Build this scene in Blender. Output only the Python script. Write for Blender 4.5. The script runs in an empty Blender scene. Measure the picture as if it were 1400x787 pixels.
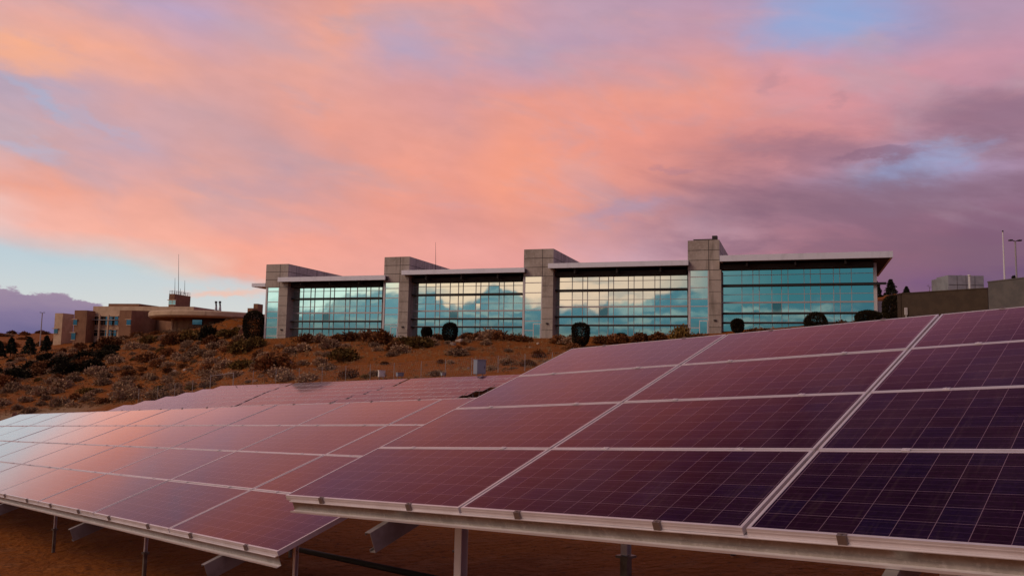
import bpy, bmesh, math, random
import numpy as np
from mathutils import Vector, Matrix
R = math.radians
random.seed(7); rng = np.random.default_rng(7)
scn = bpy.context.scene
col = scn.collection

# ------------------------------------------------------------------ camera
FPX = 1146.0; CX, CY = 700.0, 393.5
PITCH, ROLL = R(5.8), R(1.15)
F_ = Vector((0, math.cos(PITCH), math.sin(PITCH)))
RT = Vector((math.cos(ROLL), -math.sin(ROLL)*math.sin(PITCH), math.sin(ROLL)*math.cos(PITCH)))
DN = -(RT.cross(F_))
cam_d = bpy.data.cameras.new('camera'); cam = bpy.data.objects.new('camera', cam_d); col.objects.link(cam)
cam_d.sensor_width = 36.0; cam_d.lens = FPX/1400*36.0
cam_d.clip_start = 0.05; cam_d.clip_end = 20000
cam.matrix_world = Matrix((( RT.x, -DN.x, -F_.x, 0), (RT.y, -DN.y, -F_.y, 0), (RT.z, -DN.z, -F_.z, 0), (0, 0, 0, 1)))
scn.camera = cam

def ray(px, py):
    return RT*((px-CX)/FPX) + DN*((py-CY)/FPX) + F_
def at(px, py, Y):            # world point on the sight line at distance Y ahead
    d = ray(px, py); return d*(Y/d.y)
def azel(px, py):
    d = ray(px, py).normalized()
    return math.degrees(math.atan2(d.x, d.y)), math.degrees(math.asin(d.z))
def lin(h):
    if isinstance(h, str):
        h = h.lstrip('#'); c = [int(h[i:i+2], 16)/255 for i in (0, 2, 4)]
    else: c = [v/255 for v in h]
    return [v/12.92 if v <= .04045 else ((v+.055)/1.055)**2.4 for v in c]

# ------------------------------------------------------------------ view
scn.view_settings.view_transform = 'Standard'; scn.view_settings.look = 'None'
scn.view_settings.exposure = 0.0; scn.view_settings.gamma = 1.0
scn.view_settings.use_curve_mapping = False
scn.render.engine = 'CYCLES'
scn.cycles.max_bounces = 6; scn.cycles.glossy_bounces = 3; scn.cycles.diffuse_bounces = 3

# ------------------------------------------------------------------ sky
SUN_AZ, SUN_EL = -122.0, 38.0
world = bpy.data.worlds.new('World'); scn.world = world; world.use_nodes = True
nt = world.node_tree; nt.nodes.clear(); N = nt.nodes; Lk = nt.links
def nd(t, **k):
    n = N.new(t)
    for a, b in k.items(): setattr(n, a, b)
    return n
def wmath(op, a, b=None, c=None, clamp=False):
    n = nd('ShaderNodeMath', operation=op, use_clamp=clamp)
    for i, v in enumerate((a, b, c)):
        if v is None: continue
        if isinstance(v, (int, float)): n.inputs[i].default_value = v
        else: Lk.new(v, n.inputs[i])
    return n.outputs[0]
def wmix(fac, a, b, blend='MIX'):
    n = nd('ShaderNodeMix', data_type='RGBA', blend_type=blend)
    if isinstance(fac, (int, float)): n.inputs[0].default_value = fac
    else: Lk.new(fac, n.inputs[0])
    for i, v in ((6, a), (7, b)):
        if isinstance(v, (tuple, list)): n.inputs[i].default_value = (*v[:3], 1)
        else: Lk.new(v, n.inputs[i])
    return n.outputs[2]
def wrange(v, a, b, c=0.0, d=1.0, smooth=True):
    n = nd('ShaderNodeMapRange', interpolation_type='SMOOTHSTEP' if smooth else 'LINEAR')
    Lk.new(v, n.inputs[0])
    for i, x in zip((1, 2, 3, 4), (a, b, c, d)): n.inputs[i].default_value = x
    return n.outputs[0]
def wnoise(vec, scale, detail=4, rough=.55, sx=1, sy=1, sz=1, off=(0, 0, 0), distort=0):
    m = nd('ShaderNodeMapping'); Lk.new(vec, m.inputs[0])
    m.inputs['Scale'].default_value = (sx, sy, sz); m.inputs['Location'].default_value = off
    n = nd('ShaderNodeTexNoise'); Lk.new(m.outputs[0], n.inputs['Vector'])
    n.inputs['Scale'].default_value = scale; n.inputs['Detail'].default_value = detail
    n.inputs['Roughness'].default_value = rough; n.inputs['Distortion'].default_value = distort
    return n.outputs
tc = nd('ShaderNodeTexCoord')
sep = nd('ShaderNodeSeparateXYZ'); Lk.new(tc.outputs['Generated'], sep.inputs[0])
az0 = wmath('MULTIPLY', wmath('ARCTAN2', sep.outputs[0], sep.outputs[1]), 57.29578)
el0 = wmath('MULTIPLY', wmath('ARCSINE', sep.outputs[2]), 57.29578)
comb = nd('ShaderNodeCombineXYZ'); Lk.new(az0, comb.inputs[0]); Lk.new(el0, comb.inputs[1])
AE0 = comb.outputs[0]
# streaky warp of the cloud pattern (streaks fall gently to the right)
rot = nd('ShaderNodeMapping'); Lk.new(AE0, rot.inputs[0]); rot.inputs['Rotation'].default_value = (0, 0, R(9))
ROT = rot.outputs[0]
w1 = wnoise(ROT, 1.0, 5, .55, sx=.06, sy=.15)
w2 = wnoise(ROT, 1.0, 5, .55, sx=.14, sy=.36, off=(5, 9, 0))
az = wmath('ADD', az0, wmath('ADD', wmath('MULTIPLY', wmath('SUBTRACT', w1[0], .5), 11), wmath('MULTIPLY', wmath('SUBTRACT', w2[0], .5), 4)))
sh = nd('ShaderNodeSeparateColor'); Lk.new(w1[1], sh.inputs[0])
sh2 = nd('ShaderNodeSeparateColor'); Lk.new(w2[1], sh2.inputs[0])
eamp = wrange(el0, 3, 14, .25, 1)
el = wmath('ADD', el0, wmath('MULTIPLY', eamp, wmath('ADD', wmath('MULTIPLY', wmath('SUBTRACT', sh.outputs[1], .5), 4.5), wmath('MULTIPLY', wmath('SUBTRACT', sh2.outputs[1], .5), 2.0))))

SAMPLES = [  # sky colours read off at places in the view
 (20,15,'c9a7b8'),(120,25,'bfa0b4'),(250,15,'b9a3c6'),(330,30,'c4a2b4'),(450,20,'eba594'),(560,15,'e8a49a'),(680,15,'e3a09a'),(780,20,'bfa0b6'),(860,20,'b49bb6'),(950,15,'a998c0'),(1060,15,'90a2d2'),(1140,15,'8ea6d8'),(1220,20,'9a9ac6'),(1300,20,'b096b4'),(1390,20,'b595b0'),
 (20,75,'ffb489'),(100,80,'f6ac90'),(200,75,'eba898'),(300,75,'dba2a0'),(420,80,'dea2a0'),(540,70,'bca2bc'),(640,80,'d29fa8'),(740,60,'b89cb8'),(850,75,'c099ae'),(950,90,'d89898'),(1080,80,'d294a0'),(1180,80,'d696a2'),(1300,85,'cc96a8'),(1390,90,'c090a8'),
 (20,130,'b29ab0'),(60,145,'a8a8c8'),(130,170,'b8a8c0'),(200,120,'dfa39c'),(320,130,'dca29c'),(430,130,'e6a498'),(540,150,'e09c96'),(640,140,'d49aa0'),(720,140,'e89a8c'),(850,130,'e89a8c'),(950,140,'ea9a8c'),(1100,130,'de989c'),(1200,130,'d8949c'),(1300,130,'c890a2'),(1390,130,'b088a0'),
 (20,190,'b0a6c0'),(90,200,'d8a4a0'),(190,200,'bfa4b8'),(290,190,'b8a0b2'),(380,190,'cc9ca0'),(480,190,'ea9f90'),(600,180,'d89a98'),(700,200,'ea9c8c'),(800,190,'ec9a8a'),(900,190,'ec988a'),(1000,175,'e6968e'),(1100,170,'e09496'),(1200,170,'d09098'),(1290,170,'b08098'),(1390,180,'96708a'),
 (30,240,'eea28e'),(130,240,'e6a69a'),(240,240,'e2a298'),(340,240,'c09ca8'),(420,240,'d49a98'),(520,230,'f09e8a'),(620,230,'e89a8c'),(720,240,'f29c84'),(820,240,'e6968a'),(900,230,'d89088'),(980,240,'c0868c'),(1060,240,'bc8490'),(1180,235,'aa8aa6'),(1250,225,'98a4d0'),(1310,240,'a894b8'),(1390,240,'a87c92'),
 (40,290,'fdae98'),(140,290,'f6aa98'),(240,290,'eaa698'),(340,290,'dca09c'),(440,290,'e29e96'),(540,290,'e89c90'),(640,290,'dc9690'),(740,280,'e8947e'),(840,280,'d08c88'),(920,280,'a87e90'),(1020,280,'a07488'),(1120,280,'9a7088'),(1220,285,'9c7088'),(1320,280,'8c6680'),(1395,290,'845f7a'),
 (20,325,'d8c0cc'),(80,322,'f8b4a4'),(200,330,'fcae9a'),(320,335,'f8a896'),(420,330,'f0a294'),(540,330,'eaa096'),(640,320,'e29a96'),(760,325,'dca09a'),(860,320,'c894a0'),(940,300,'b08a9c'),(1020,320,'b08090'),(1120,320,'b47884'),(1220,330,'885c74'),(1320,330,'7c5470'),(1395,340,'704e70'),
 (20,350,'a8cadc'),(90,352,'b4d0de'),(170,360,'bcd2dc'),(230,362,'ecbcae'),(300,355,'f8aa98'),(420,350,'f2a496'),(600,350,'eaa29c'),(700,340,'e49c98'),(800,345,'e0a2a4'),(900,345,'cfa4b4'),(1230,360,'b0707c'),(1300,350,'8c5c70'),(1380,360,'6c4c72'),
 (30,385,'c2d4dc'),(120,392,'c6d6dc'),(200,392,'cad8dc'),(270,388,'d6d2d0'),(320,385,'eabfae'),(350,380,'f0a898'),(1220,378,'8a5c78'),(1290,372,'74507a'),(1350,372,'684a74'),(1395,378,'624a76'),
 (150,412,'d4d6d6'),(300,405,'d8d8d6'),(340,415,'d4d8da'),(1230,388,'74507c'),(1290,388,'5e4878'),
]
OUT = [  # rest of the dome, (azimuth, elevation, colour)
 (-38,4,'c4d9e6'),(-38,8,'e6f2fa'),(-38,13,'eef4f8'),(-38,18,'d8b4a8'),(-44,8,'f4faff'),(-44,14,'f0f6fc'),(-44,20,'c8a8b0'),(-60,5,'c6d6dc'),(-60,12,'b6cee0'),(-60,22,'a8a8c4'),
 (-85,4,'f0cfae'),(-85,12,'d8d8d4'),(-85,25,'7c90ae'),(-105,4,'ffd6a8'),(-105,12,'e6dcd0'),(-120,4,'fbe0c0'),(-120,8,'dfeee8'),
 (-128,3,'c8d4d8'),(-128,5,'e0f4ec'),(-128,8,'d8f0ee'),(-136,3,'a0b4c4'),(-136,5,'d4e6e0'),(-136,8,'f4e2c8'),
 (-143,3,'8098ac'),(-143,5,'b4bcc0'),(-143,8,'fbd2b0'),(-148,3,'7890a8'),(-148,5,'e8c4a8'),(-148,7.5,'f2c2a2'),(-153,3,'708ca8'),(-153,4.5,'a8a8ac'),(-153,7.5,'e4bca2'),
 (-157,4,'6484a0'),(-157,7,'8c98a4'),(-163,3,'56789a'),(-163,5,'5f86a4'),(-163,8,'587c98'),(-170,4,'506c90'),(-170,8,'486488'),
 (-150,15,'8a6a78'),(-130,18,'8c7c84'),(-170,18,'4c5a78'),(-110,22,'808aa0'),(-140,35,'5c6078'),
 (180,4,'506a8c'),(180,10,'50688c'),(150,5,'5a5c80'),(150,15,'605c80'),(120,5,'6a5478'),(120,15,'6c5a7c'),(90,5,'644c70'),(90,15,'745a78'),(60,5,'5c4870'),(60,14,'7a5c78'),(45,5,'604a72'),(45,12,'74546e'),(45,20,'94708a'),(60,25,'806a88'),
 (-30,29,'c09090'),(-15,28,'c88a84'),(0,28,'d08678'),(12,28,'cc8c94'),(25,29,'c898b4'),(38,26,'b890b0'),
 (-20,33,'a86e66'),(-5,33,'90524a'),(6,33,'6e4052'),(16,33,'60405f'),(28,34,'56406a'),
 (0,39,'4c2638'),(12,39,'2c1a3a'),(22,40,'22163c'),(-20,40,'6a4a58'),(35,42,'2a2040'),(-50,40,'7880a4'),
 (0,50,'3a2c48'),(90,45,'4a4668'),(-90,45,'5c6888'),(180,45,'404a68'),(0,90,'4a5078'),(90,90,'4a5078'),(-90,90,'4a5078'),(180,90,'4a5078'),
]
PTS = [(*azel(x, y), lin(c)) for x, y, c in SAMPLES] + [(a, e, lin(c)) for a, e, c in OUT]
PA = np.array([(p[0], p[1]) for p in PTS]); PC = np.array([p[2] for p in PTS])
def skycol(a, e):
    da = (PA[:, 0]-a+180) % 360-180
    inframe = abs(a) < 34 and e < 26
    d2 = (da*(1 if inframe else .55))**2 + ((PA[:, 1]-e)*1.9)**2
    w = 1/(d2+.6)**2.2
    return (w[:, None]*PC).sum(0)/w.sum()
AZS = [-170,-162,-156,-151,-146,-141,-134,-124,-105,-80,-50,-40] + [-34+4.25*i for i in range(17)] + [45, 80, 140]
ELS = [-3, 2, 4, 6, 8, 10.5, 13, 16, 19, 22, 25.5, 29, 33, 38, 50, 85]
azn = wmath('MULTIPLY', wmath('ADD', az, 180), 1/360)
prev = None
for i, e in enumerate(ELS):
    cr = nd('ShaderNodeValToRGB'); Lk.new(azn, cr.inputs[0]); ramp = cr.color_ramp
    ramp.interpolation = 'EASE' if False else 'LINEAR'
    stops = AZS
    while len(ramp.elements) < len(stops): ramp.elements.new(.5)
    for s, a in zip(ramp.elements, stops):
        s.position = (a+180)/360
    for s, a in zip(ramp.elements, stops):
        s.color = (*skycol(a, e), 1)
    if prev is None: prev = cr.outputs[0]
    else:
        f = wrange(el, ELS[i-1], e, 0, 1, smooth=False)
        prev = wmix(f, prev, cr.outputs[0])
sky = prev
# finer wisps: thin brighter and greyer veils
wis = wnoise(ROT, 1.0, 6, .55, sx=.075, sy=.21, off=(31, 4, 0), distort=.9)[0]
wamp = wrange(el0, 5, 12, 0, 1)
sky = wmix(wmath('MULTIPLY', wamp, wrange(wis, .48, .68, 0, .42)), sky, lin('b6a2b4'))
wis2 = wnoise(ROT, 1.0, 6, .55, sx=.07, sy=.26, off=(3, 44, 0), distort=.8)[0]
sky = wmix(wmath('MULTIPLY', wamp, wrange(wis2, .52, .76, 0, .28)), sky, lin('f9aa98'))
fine = wnoise(ROT, 1.0, 5, .55, sx=.4, sy=1.0, off=(9, 2, 0))[0]
fm = wrange(fine, .3, .7, .975, 1.025)
fc = nd('ShaderNodeCombineColor'); [Lk.new(fm, fc.inputs[i]) for i in range(3)]
sky = wmix(1.0, sky, fc.outputs[0], 'MULTIPLY')
# separate cloud bodies: (x, y, half width, half height, tilt, colour, amount)
jn = wnoise(AE0, 1.0, 5, .6, sx=.35, sy=.8, off=(2, 7, 1))
jv = nd('ShaderNodeVectorMath', operation='MULTIPLY_ADD'); Lk.new(jn[1], jv.inputs[0])
jv.inputs[1].default_value = (5.0, 2.4, 0); jv.inputs[2].default_value = (-2.5, -1.2, 0)
ja = nd('ShaderNodeVectorMath', operation='ADD'); Lk.new(AE0, ja.inputs[0]); Lk.new(jv.outputs[0], ja.inputs[1])
def blob(sky, x, y, rx, ry, rotd, c, amt, soft=.75):
    a, e = azel(x, y)
    k = math.degrees(1/FPX)
    s = nd('ShaderNodeVectorMath', operation='SUBTRACT'); Lk.new(ja.outputs[0], s.inputs[0]); s.inputs[1].default_value = (a, e, 0)
    m = nd('ShaderNodeMapping'); m.vector_type = 'TEXTURE'; Lk.new(s.outputs[0], m.inputs[0])
    m.inputs['Rotation'].default_value = (0, 0, R(rotd)); m.inputs['Scale'].default_value = (rx*k, ry*k, 1)
    l = nd('ShaderNodeVectorMath', operation='LENGTH'); Lk.new(m.outputs[0], l.inputs[0])
    f = wrange(l.outputs['Value'], 1.0, 1.0-soft, 0, amt)
    return wmix(f, sky, lin(c))
for b in [(1120,30,150,45,0,'8ea8dc',.75,.9),(1235,232,85,32,6,'96a8d8',.85,.9),(1115,203,150,34,-5,'9a7288',.62,.85),
          (1200,212,60,10,-5,'8e6a84',.6,.6),(1370,163,160,50,-8,'8f6a82',.75,.85),(1120,278,320,40,0,'967082',.7,.85),(1290,330,200,36,0,'7c5870',.5,.9),(1070,345,160,16,2,'b87884',.45,.9),(470,230,220,20,-10,'c4a0a8',.4,.95),(140,120,160,20,-10,'c8a2b0',.4,.95),(380,60,140,26,-12,'c4a4b2',.4,.95),(925,228,38,8,0,'ba8490',.6,.8),
          (1090,225,35,20,0,'a87888',.5,.8),(850,290,110,22,12,'a898b8',.5,.9),(1048,110,26,22,-35,'be8c98',.55,.9),(1140,135,14,20,-30,'c08c98',.6,.9),
          (60,140,75,14,-30,'a8b0d0',.7,.9),(130,170,70,12,-25,'b4acc8',.6,.9),(30,200,70,14,-12,'b4b4d0',.6,.9),(20,72,120,32,-6,'ffb286',.6,.9),
          (560,60,90,34,-12,'b2a2c2',.5,.9),(720,225,170,60,-5,'f8a084',.3,.95),(1300,205,60,18,8,'98a6d2',.6,.9),(330,255,160,22,-6,'bc9cac',.45,.9),
          (620,95,60,20,20,'b6a0bc',.35,.9),(1060,330,200,18,2,'a87484',.4,.9)]:
    sky = blob(sky, *b)
sky = wmix(1.0, sky, (1.07, 1.05, 1.0), 'MULTIPLY')
lay = wnoise(ROT, 1.0, 6, .58, sx=.08, sy=.30, off=(17, 6, 2), distort=.3)[0]
lm = wmath('MULTIPLY', wmath('MULTIPLY', wrange(az0, 3, 17), wrange(az0, 70, 45)), wmath('MULTIPLY', wrange(el0, 2, 5), wrange(el0, 19, 11)))
sky = wmix(wmath('MULTIPLY', lm, wrange(lay, .40, .60, .08, .66)), sky, lin('825f74'))
# low pale-blue gap under the pink deck, crisp slanted edge
edge = wmath('ADD', wmath('MULTIPLY', wmath('ADD', az0, 31.4), -.10), 6.95)
gap = wrange(wmath('ADD', wmath('SUBTRACT', edge, el0), wmath('MULTIPLY', wmath('SUBTRACT', w2[0], .5), 3.0)), -.3, .7)
gap = wmath('MULTIPLY', gap, wmath('MULTIPLY', wrange(az0, -11, -15), wrange(az0, -60, -45)))
gcol = nd('ShaderNodeValToRGB'); Lk.new(wrange(el0, 0, 12, 0, 1, smooth=False), gcol.inputs[0])
r_ = gcol.color_ramp; r_.elements[0].position = .25; r_.elements[0].color = (*lin('dcdcd8'), 1); r_.elements[1].position = .8; r_.elements[1].color = (*lin('a6cade'), 1)
sky = wmix(wmath('MULTIPLY', gap, .92), sky, gcol.outputs[0])
pw = blob(sky, 310, 398, 80, 9, 4, 'f6c4b0', .8, .9)
sky = pw
# far cumulus bank low on the left
bn = wnoise(AE0, 1.0, 6, .6, sx=.5, sy=.9, off=(1, 3, 0))[0]
bedge = wmath('ADD', wmath('ADD', wmath('MULTIPLY', wmath('ADD', az0, 31.4), -.06), 4.25), wmath('MULTIPLY', wmath('SUBTRACT', bn, .5), 3.4))
bank = wmath('MULTIPLY', wrange(wmath('SUBTRACT', bedge, el0), 0, .3), wrange(az0, -24.2, -25.6))
bank = wmath('MULTIPLY', bank, wrange(az0, -70, -50))
bc = nd('ShaderNodeValToRGB'); Lk.new(wrange(wmath('ADD', el0, wmath('MULTIPLY', wmath('SUBTRACT', w2[0], .5), 2.5)), 1.2, 5.0, 0, 1, smooth=False), bc.inputs[0])
r_ = bc.color_ramp; r_.elements[0].color = (*lin('5e5c8a'), 1); r_.elements[1].color = (*lin('b49aa8'), 1)
m_ = r_.elements.new(.5); m_.color = (*lin('86769a'), 1)
sky = wmix(bank, sky, bc.outputs[0])
# sky behind the camera (mirrored in the glass front): bright gap above a blue cloud bank
cn = wnoise(AE0, 1.0, 5, .6, sx=.30, sy=.8, off=(14, 21, 0))
cnv = wmath('SUBTRACT', cn[0], .5)
azb = wmath('MULTIPLY', wmath('SUBTRACT', -110, az0), 1/65)          # 0 at -110, 1 at -175
def bramp(stops, sock):
    c = nd('ShaderNodeValToRGB'); Lk.new(sock, c.inputs[0]); r = c.color_ramp
    while len(r.elements) < len(stops): r.elements.new(.5)
    for e_, (a, v) in zip(r.elements, stops): e_.position = (-110-a)/65
    for e_, (a, v) in zip(r.elements, stops): e_.color = (*v, 1) if isinstance(v, tuple) else (v, v, v, 1)
    return c.outputs[0]
top = bramp([(-110, (1.0,.85,.66)), (-124, (.92,1.02,.95)), (-131, (.95,1.02,.90)), (-136, (1.30,.80,.56)), (-145, (1.28,.74,.53)), (-152, (1.0,.62,.47)), (-156, (.14,.26,.29)), (-160, (.04,.17,.21)), (-168, (.04,.15,.21)), (-175, (.06,.16,.26))], azb)
low = bramp([(-110, (.5,.42,.40)), (-124, (.10,.25,.30)), (-134, (.15,.30,.37)), (-142, (.08,.21,.28)), (-152, (.07,.20,.27)), (-157, (.045,.17,.22)), (-175, (.04,.12,.2))], azb)
edg = bramp([(-110,.38),(-124,.41),(-129,.39),(-130.5,.50),(-133,.53),(-135,.56),(-137,.52),(-138.2,.44),(-139.6,.50),(-140.6,.63),(-142.0,.57),(-143.5,.46),(-148,.46),(-151,.50),(-153.5,.62),(-156,.5),(-175,.5)], azb)
eb = wmath('ADD', wmath('MULTIPLY', edg, 10), wmath('MULTIPLY', cnv, 1.6))
lowv = wmix(wrange(wnoise(AE0, 1.0, 4, .6, sx=.25, sy=2.2, off=(7, 2, 3))[0], .48, .62, 0, .55), low, (.62, .62, .52))
topv = wmix(wrange(wnoise(AE0, 1.0, 4, .6, sx=.2, sy=1.4, off=(2, 12, 3))[0], .5, .66, 0, .45), top, low)
bsky = wmix(wrange(wmath('SUBTRACT', eb, el0), -.05, .25), topv, lowv)
gd = wrange(el0, 1.8, 4.4, .45, 1.0); gdc = nd('ShaderNodeCombineColor'); [Lk.new(gd, gdc.inputs[i]) for i in range(3)]
bsky = wmix(1.0, bsky, gdc.outputs[0], 'MULTIPLY')
back = wmath('MULTIPLY', wmath('MULTIPLY', wrange(az0, -108, -120), wrange(az0, -176, -170)), wrange(el0, 15, 9))
sky = wmix(back, sky, bsky)
bg = nd('ShaderNodeBackground'); Lk.new(sky, bg.inputs[0]); bg.inputs[1].default_value = 1.0
ns = nd('ShaderNodeTexSky'); ns.sky_type = 'NISHITA'; ns.sun_disc = False
ns.sun_elevation = R(SUN_EL); ns.sun_rotation = R(SUN_AZ)
bg2 = nd('ShaderNodeBackground'); Lk.new(ns.outputs[0], bg2.inputs[0]); bg2.inputs[1].default_value = 0.05
mx = nd('ShaderNodeMixShader'); mx.inputs[0].default_value = .06
Lk.new(bg.outputs[0], mx.inputs[1]); Lk.new(bg2.outputs[0], mx.inputs[2])
wo = nd('ShaderNodeOutputWorld'); Lk.new(mx.outputs[0], wo.inputs[0])

# ------------------------------------------------------------------ sun (afterglow, very soft)
sd = bpy.data.lights.new('sun', 'SUN'); sd.energy = 1.05; sd.angle = R(28); sd.color = (1.0, .74, .55)
so = bpy.data.objects.new('sun', sd); col.objects.link(so)
sv = Vector((math.sin(R(SUN_AZ))*math.cos(R(SUN_EL)), math.cos(R(SUN_AZ))*math.cos(R(SUN_EL)), math.sin(R(SUN_EL))))
so.rotation_euler = (-sv).to_track_quat('-Z', 'Y').to_euler()

# ================================================================== materials
def mat(name, color, rough=.8, metal=0.0, noise=None, bump=None, spec=.5, island=0.0, objrand=0.0):
    m = bpy.data.materials.new(name); m.use_nodes = True; t = m.node_tree; b = t.nodes['Principled BSDF']
    b.inputs['Roughness'].default_value = rough; b.inputs['Metallic'].default_value = metal
    b.inputs['Specular IOR Level'].default_value = spec
    c = t.nodes.new('ShaderNodeRGB'); c.outputs[0].default_value = (*color, 1); out = c.outputs[0]
    def mixc(fac, a, bb, mode='MIX'):
        n = t.nodes.new('ShaderNodeMix'); n.data_type = 'RGBA'; n.blend_type = mode
        if isinstance(fac, float): n.inputs[0].default_value = fac
        else: t.links.new(fac, n.inputs[0])
        for i, v in ((6, a), (7, bb)):
            if isinstance(v, tuple): n.inputs[i].default_value = (*v, 1)
            else: t.links.new(v, n.inputs[i])
        return n.outputs[2]
    tcn = t.nodes.new('ShaderNodeTexCoord')
    for sc, c2, lo, hi, *zs_ in (noise or []):
        n = t.nodes.new('ShaderNodeTexNoise'); n.inputs['Scale'].default_value = sc; n.inputs['Detail'].default_value = 6
        n.inputs['Roughness'].default_value = .6
        mpn = t.nodes.new('ShaderNodeMapping'); mpn.inputs['Scale'].default_value = (1, 1, zs_[0] if zs_ else 1)
        t.links.new(tcn.outputs['Object'], mpn.inputs[0]); t.links.new(mpn.outputs[0], n.inputs['Vector'])
        r = t.nodes.new('ShaderNodeMapRange'); r.interpolation_type = 'SMOOTHSTEP'
        r.inputs[1].default_value = lo; r.inputs[2].default_value = hi; t.links.new(n.outputs[0], r.inputs[0])
        out = mixc(r.outputs[0], out, tuple(c2))
    def rnd(sock, amp):
        r = t.nodes.new('ShaderNodeMapRange'); t.links.new(sock, r.inputs[0]); r.inputs[3].default_value = 1-amp; r.inputs[4].default_value = 1+amp
        cc = t.nodes.new('ShaderNodeCombineColor'); [t.links.new(r.outputs[0], cc.inputs[i]) for i in range(3)]
        return mixc(1.0, out, cc.outputs[0], 'MULTIPLY')
    if island:
        g = t.nodes.new('ShaderNodeNewGeometry'); out = rnd(g.outputs['Random Per Island'], island)
    if objrand:
        g = t.nodes.new('ShaderNodeObjectInfo'); out = rnd(g.outputs['Random'], objrand)
    t.links.new(out, b.inputs['Base Color'])
    if bump:
        sc, st, dist = bump
        n = t.nodes.new('ShaderNodeTexNoise'); n.inputs['Scale'].default_value = sc; n.inputs['Detail'].default_value = 5
        t.links.new(tcn.outputs['Object'], n.inputs['Vector'])
        bp = t.nodes.new('ShaderNodeBump'); bp.inputs['Strength'].default_value = st; bp.inputs['Distance'].default_value = dist
        t.links.new(n.outputs[0], bp.inputs['Height']); t.links.new(bp.outputs[0], b.inputs['Normal'])
    return m
M = {}
M['alu'] = mat('aluminium', (.80, .72, .73), .38, .35, noise=[(3, (.70, .62, .62), .4, .7)])
M['galv'] = mat('galvanised_steel', (.44, .40, .36), .3, .7, noise=[(9, (.36, .32, .285), .4, .65), (40, (.52, .48, .44), .5, .7)])
M['dirty_steel'] = mat('weathered_steel', (.26, .22, .18), .5, .6, noise=[(8, (.17, .12, .09), .4, .65)])
M['rafter'] = mat('rafter_steel', (.30, .26, .23), .5, .4, noise=[(6, (.22, .18, .15), .4, .65)])
M['clamp'] = mat('clamp_metal', (.30, .24, .22), .45, .7)
M['rubber'] = mat('black_conduit', (.03, .022, .018), .7)
M['concrete'] = mat('board_formed_concrete', (.45, .38, .33), .85, noise=[(.35, (.34, .28, .24), .4, .65), (2.5, (.47, .40, .35), .45, .7), (.9, (.23, .19, .16), .52, .72, .12), (1.7, (.54, .47, .41), .6, .75, .1)], bump=(6, .3, .03))
M['joint'] = mat('joint_line', (.07, .055, .05), .9)
M['fascia'] = mat('painted_metal_fascia', (.76, .74, .82), .45, .15, noise=[(.7, (.66, .64, .71), .5, .72, .3)])
M['soffit'] = mat('dark_soffit_shade', (.035, .028, .026), .8)  # near-black, also puts the shade under the roofs into the wall colour
M['mull'] = mat('light_mullion', (.50, .46, .46), .45, .4)
M['whitefr'] = mat('white_frame', (.62, .57, .57), .5, .1)
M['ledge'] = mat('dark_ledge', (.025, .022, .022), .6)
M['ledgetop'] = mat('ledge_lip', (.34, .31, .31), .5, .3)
M['stucco_tan'] = mat('tan_stucco', (.62, .44, .29), .9, noise=[(.6, (.54, .37, .24), .4, .6), (.9, (.36, .23, .15), .58, .75, .12)])
M['stucco_brown'] = mat('brown_stucco', (.28, .14, .075), .9, noise=[(.6, (.23, .11, .06), .4, .6), (.9, (.16, .08, .045), .58, .75, .12)])
M['block'] = mat('brown_block_wall', (.07, .045, .028), .9, noise=[(.8, (.055, .035, .022), .4, .6)])
M['greywall'] = mat('grey_block_wall', (.14, .125, .115), .9, noise=[(.8, (.11, .10, .095), .4, .6)])
M['hvac'] = mat('pale_sheet_metal', (.42, .42, .44), .5, .3, noise=[(1.2, (.34, .34, .36), .4, .6)])
M['white'] = mat('white_paint', (.75, .72, .70), .5)
M['cabinet'] = mat('grey_blue_cabinet', (.27, .29, .36), .5, .1)
M['polem'] = mat('pole_metal', (.38, .34, .34), .5, .4)
M['darkmetal'] = mat('dark_metal', (.05, .04, .04), .5, .5)
M['rock'] = mat('red_rock', (.24, .11, .065), .9, noise=[(1.5, (.33, .20, .14), .45, .7)], bump=(3, .6, .1), objrand=.25)
M['rockpale'] = mat('pale_rock', (.44, .33, .26), .9, noise=[(1.5, (.34, .25, .19), .45, .7)], bump=(3, .6, .1), objrand=.2)
M['gravelm'] = mat('soil_coloured_gravel', (.34, .14, .06), .95, spec=.1, island=.5)
M['sage'] = mat('sagebrush_foliage', (.37, .23, .135), .9, island=.35, objrand=.30, spec=.2)
M['rust'] = mat('rust_brown_foliage', (.22, .085, .03), .9, island=.4, objrand=.3, spec=.2)
M['olive'] = mat('olive_foliage', (.19, .11, .03), .9, island=.4, objrand=.25, spec=.2)
M['juniper'] = mat('dark_evergreen_foliage', (.034, .026, .014), .95, island=.5, objrand=.2, spec=.1)
M['conifer'] = mat('conifer_foliage', (.03, .032, .02), .9, island=.5, objrand=.2, spec=.2)
M['bark'] = mat('bark', (.07, .045, .03), .9)
M['straw'] = mat('dry_grass_blades', (.42, .27, .13), .9, spec=.1, noise=[(.3, (.25, .13, .06), .4, .6)])
M['scrub'] = mat('low_scrub_foliage', (.40, .23, .10), .9, spec=.1, noise=[(.12, (.26, .12, .04), .42, .6), (.5, (.48, .32, .18), .5, .68)])
M['stem'] = mat('dry_twigs', (.14, .10, .075), .9, island=.3)
M['litwin'] = mat('sunset_lit_pane', (.9, .85, .7), .05, 1.0)

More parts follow.
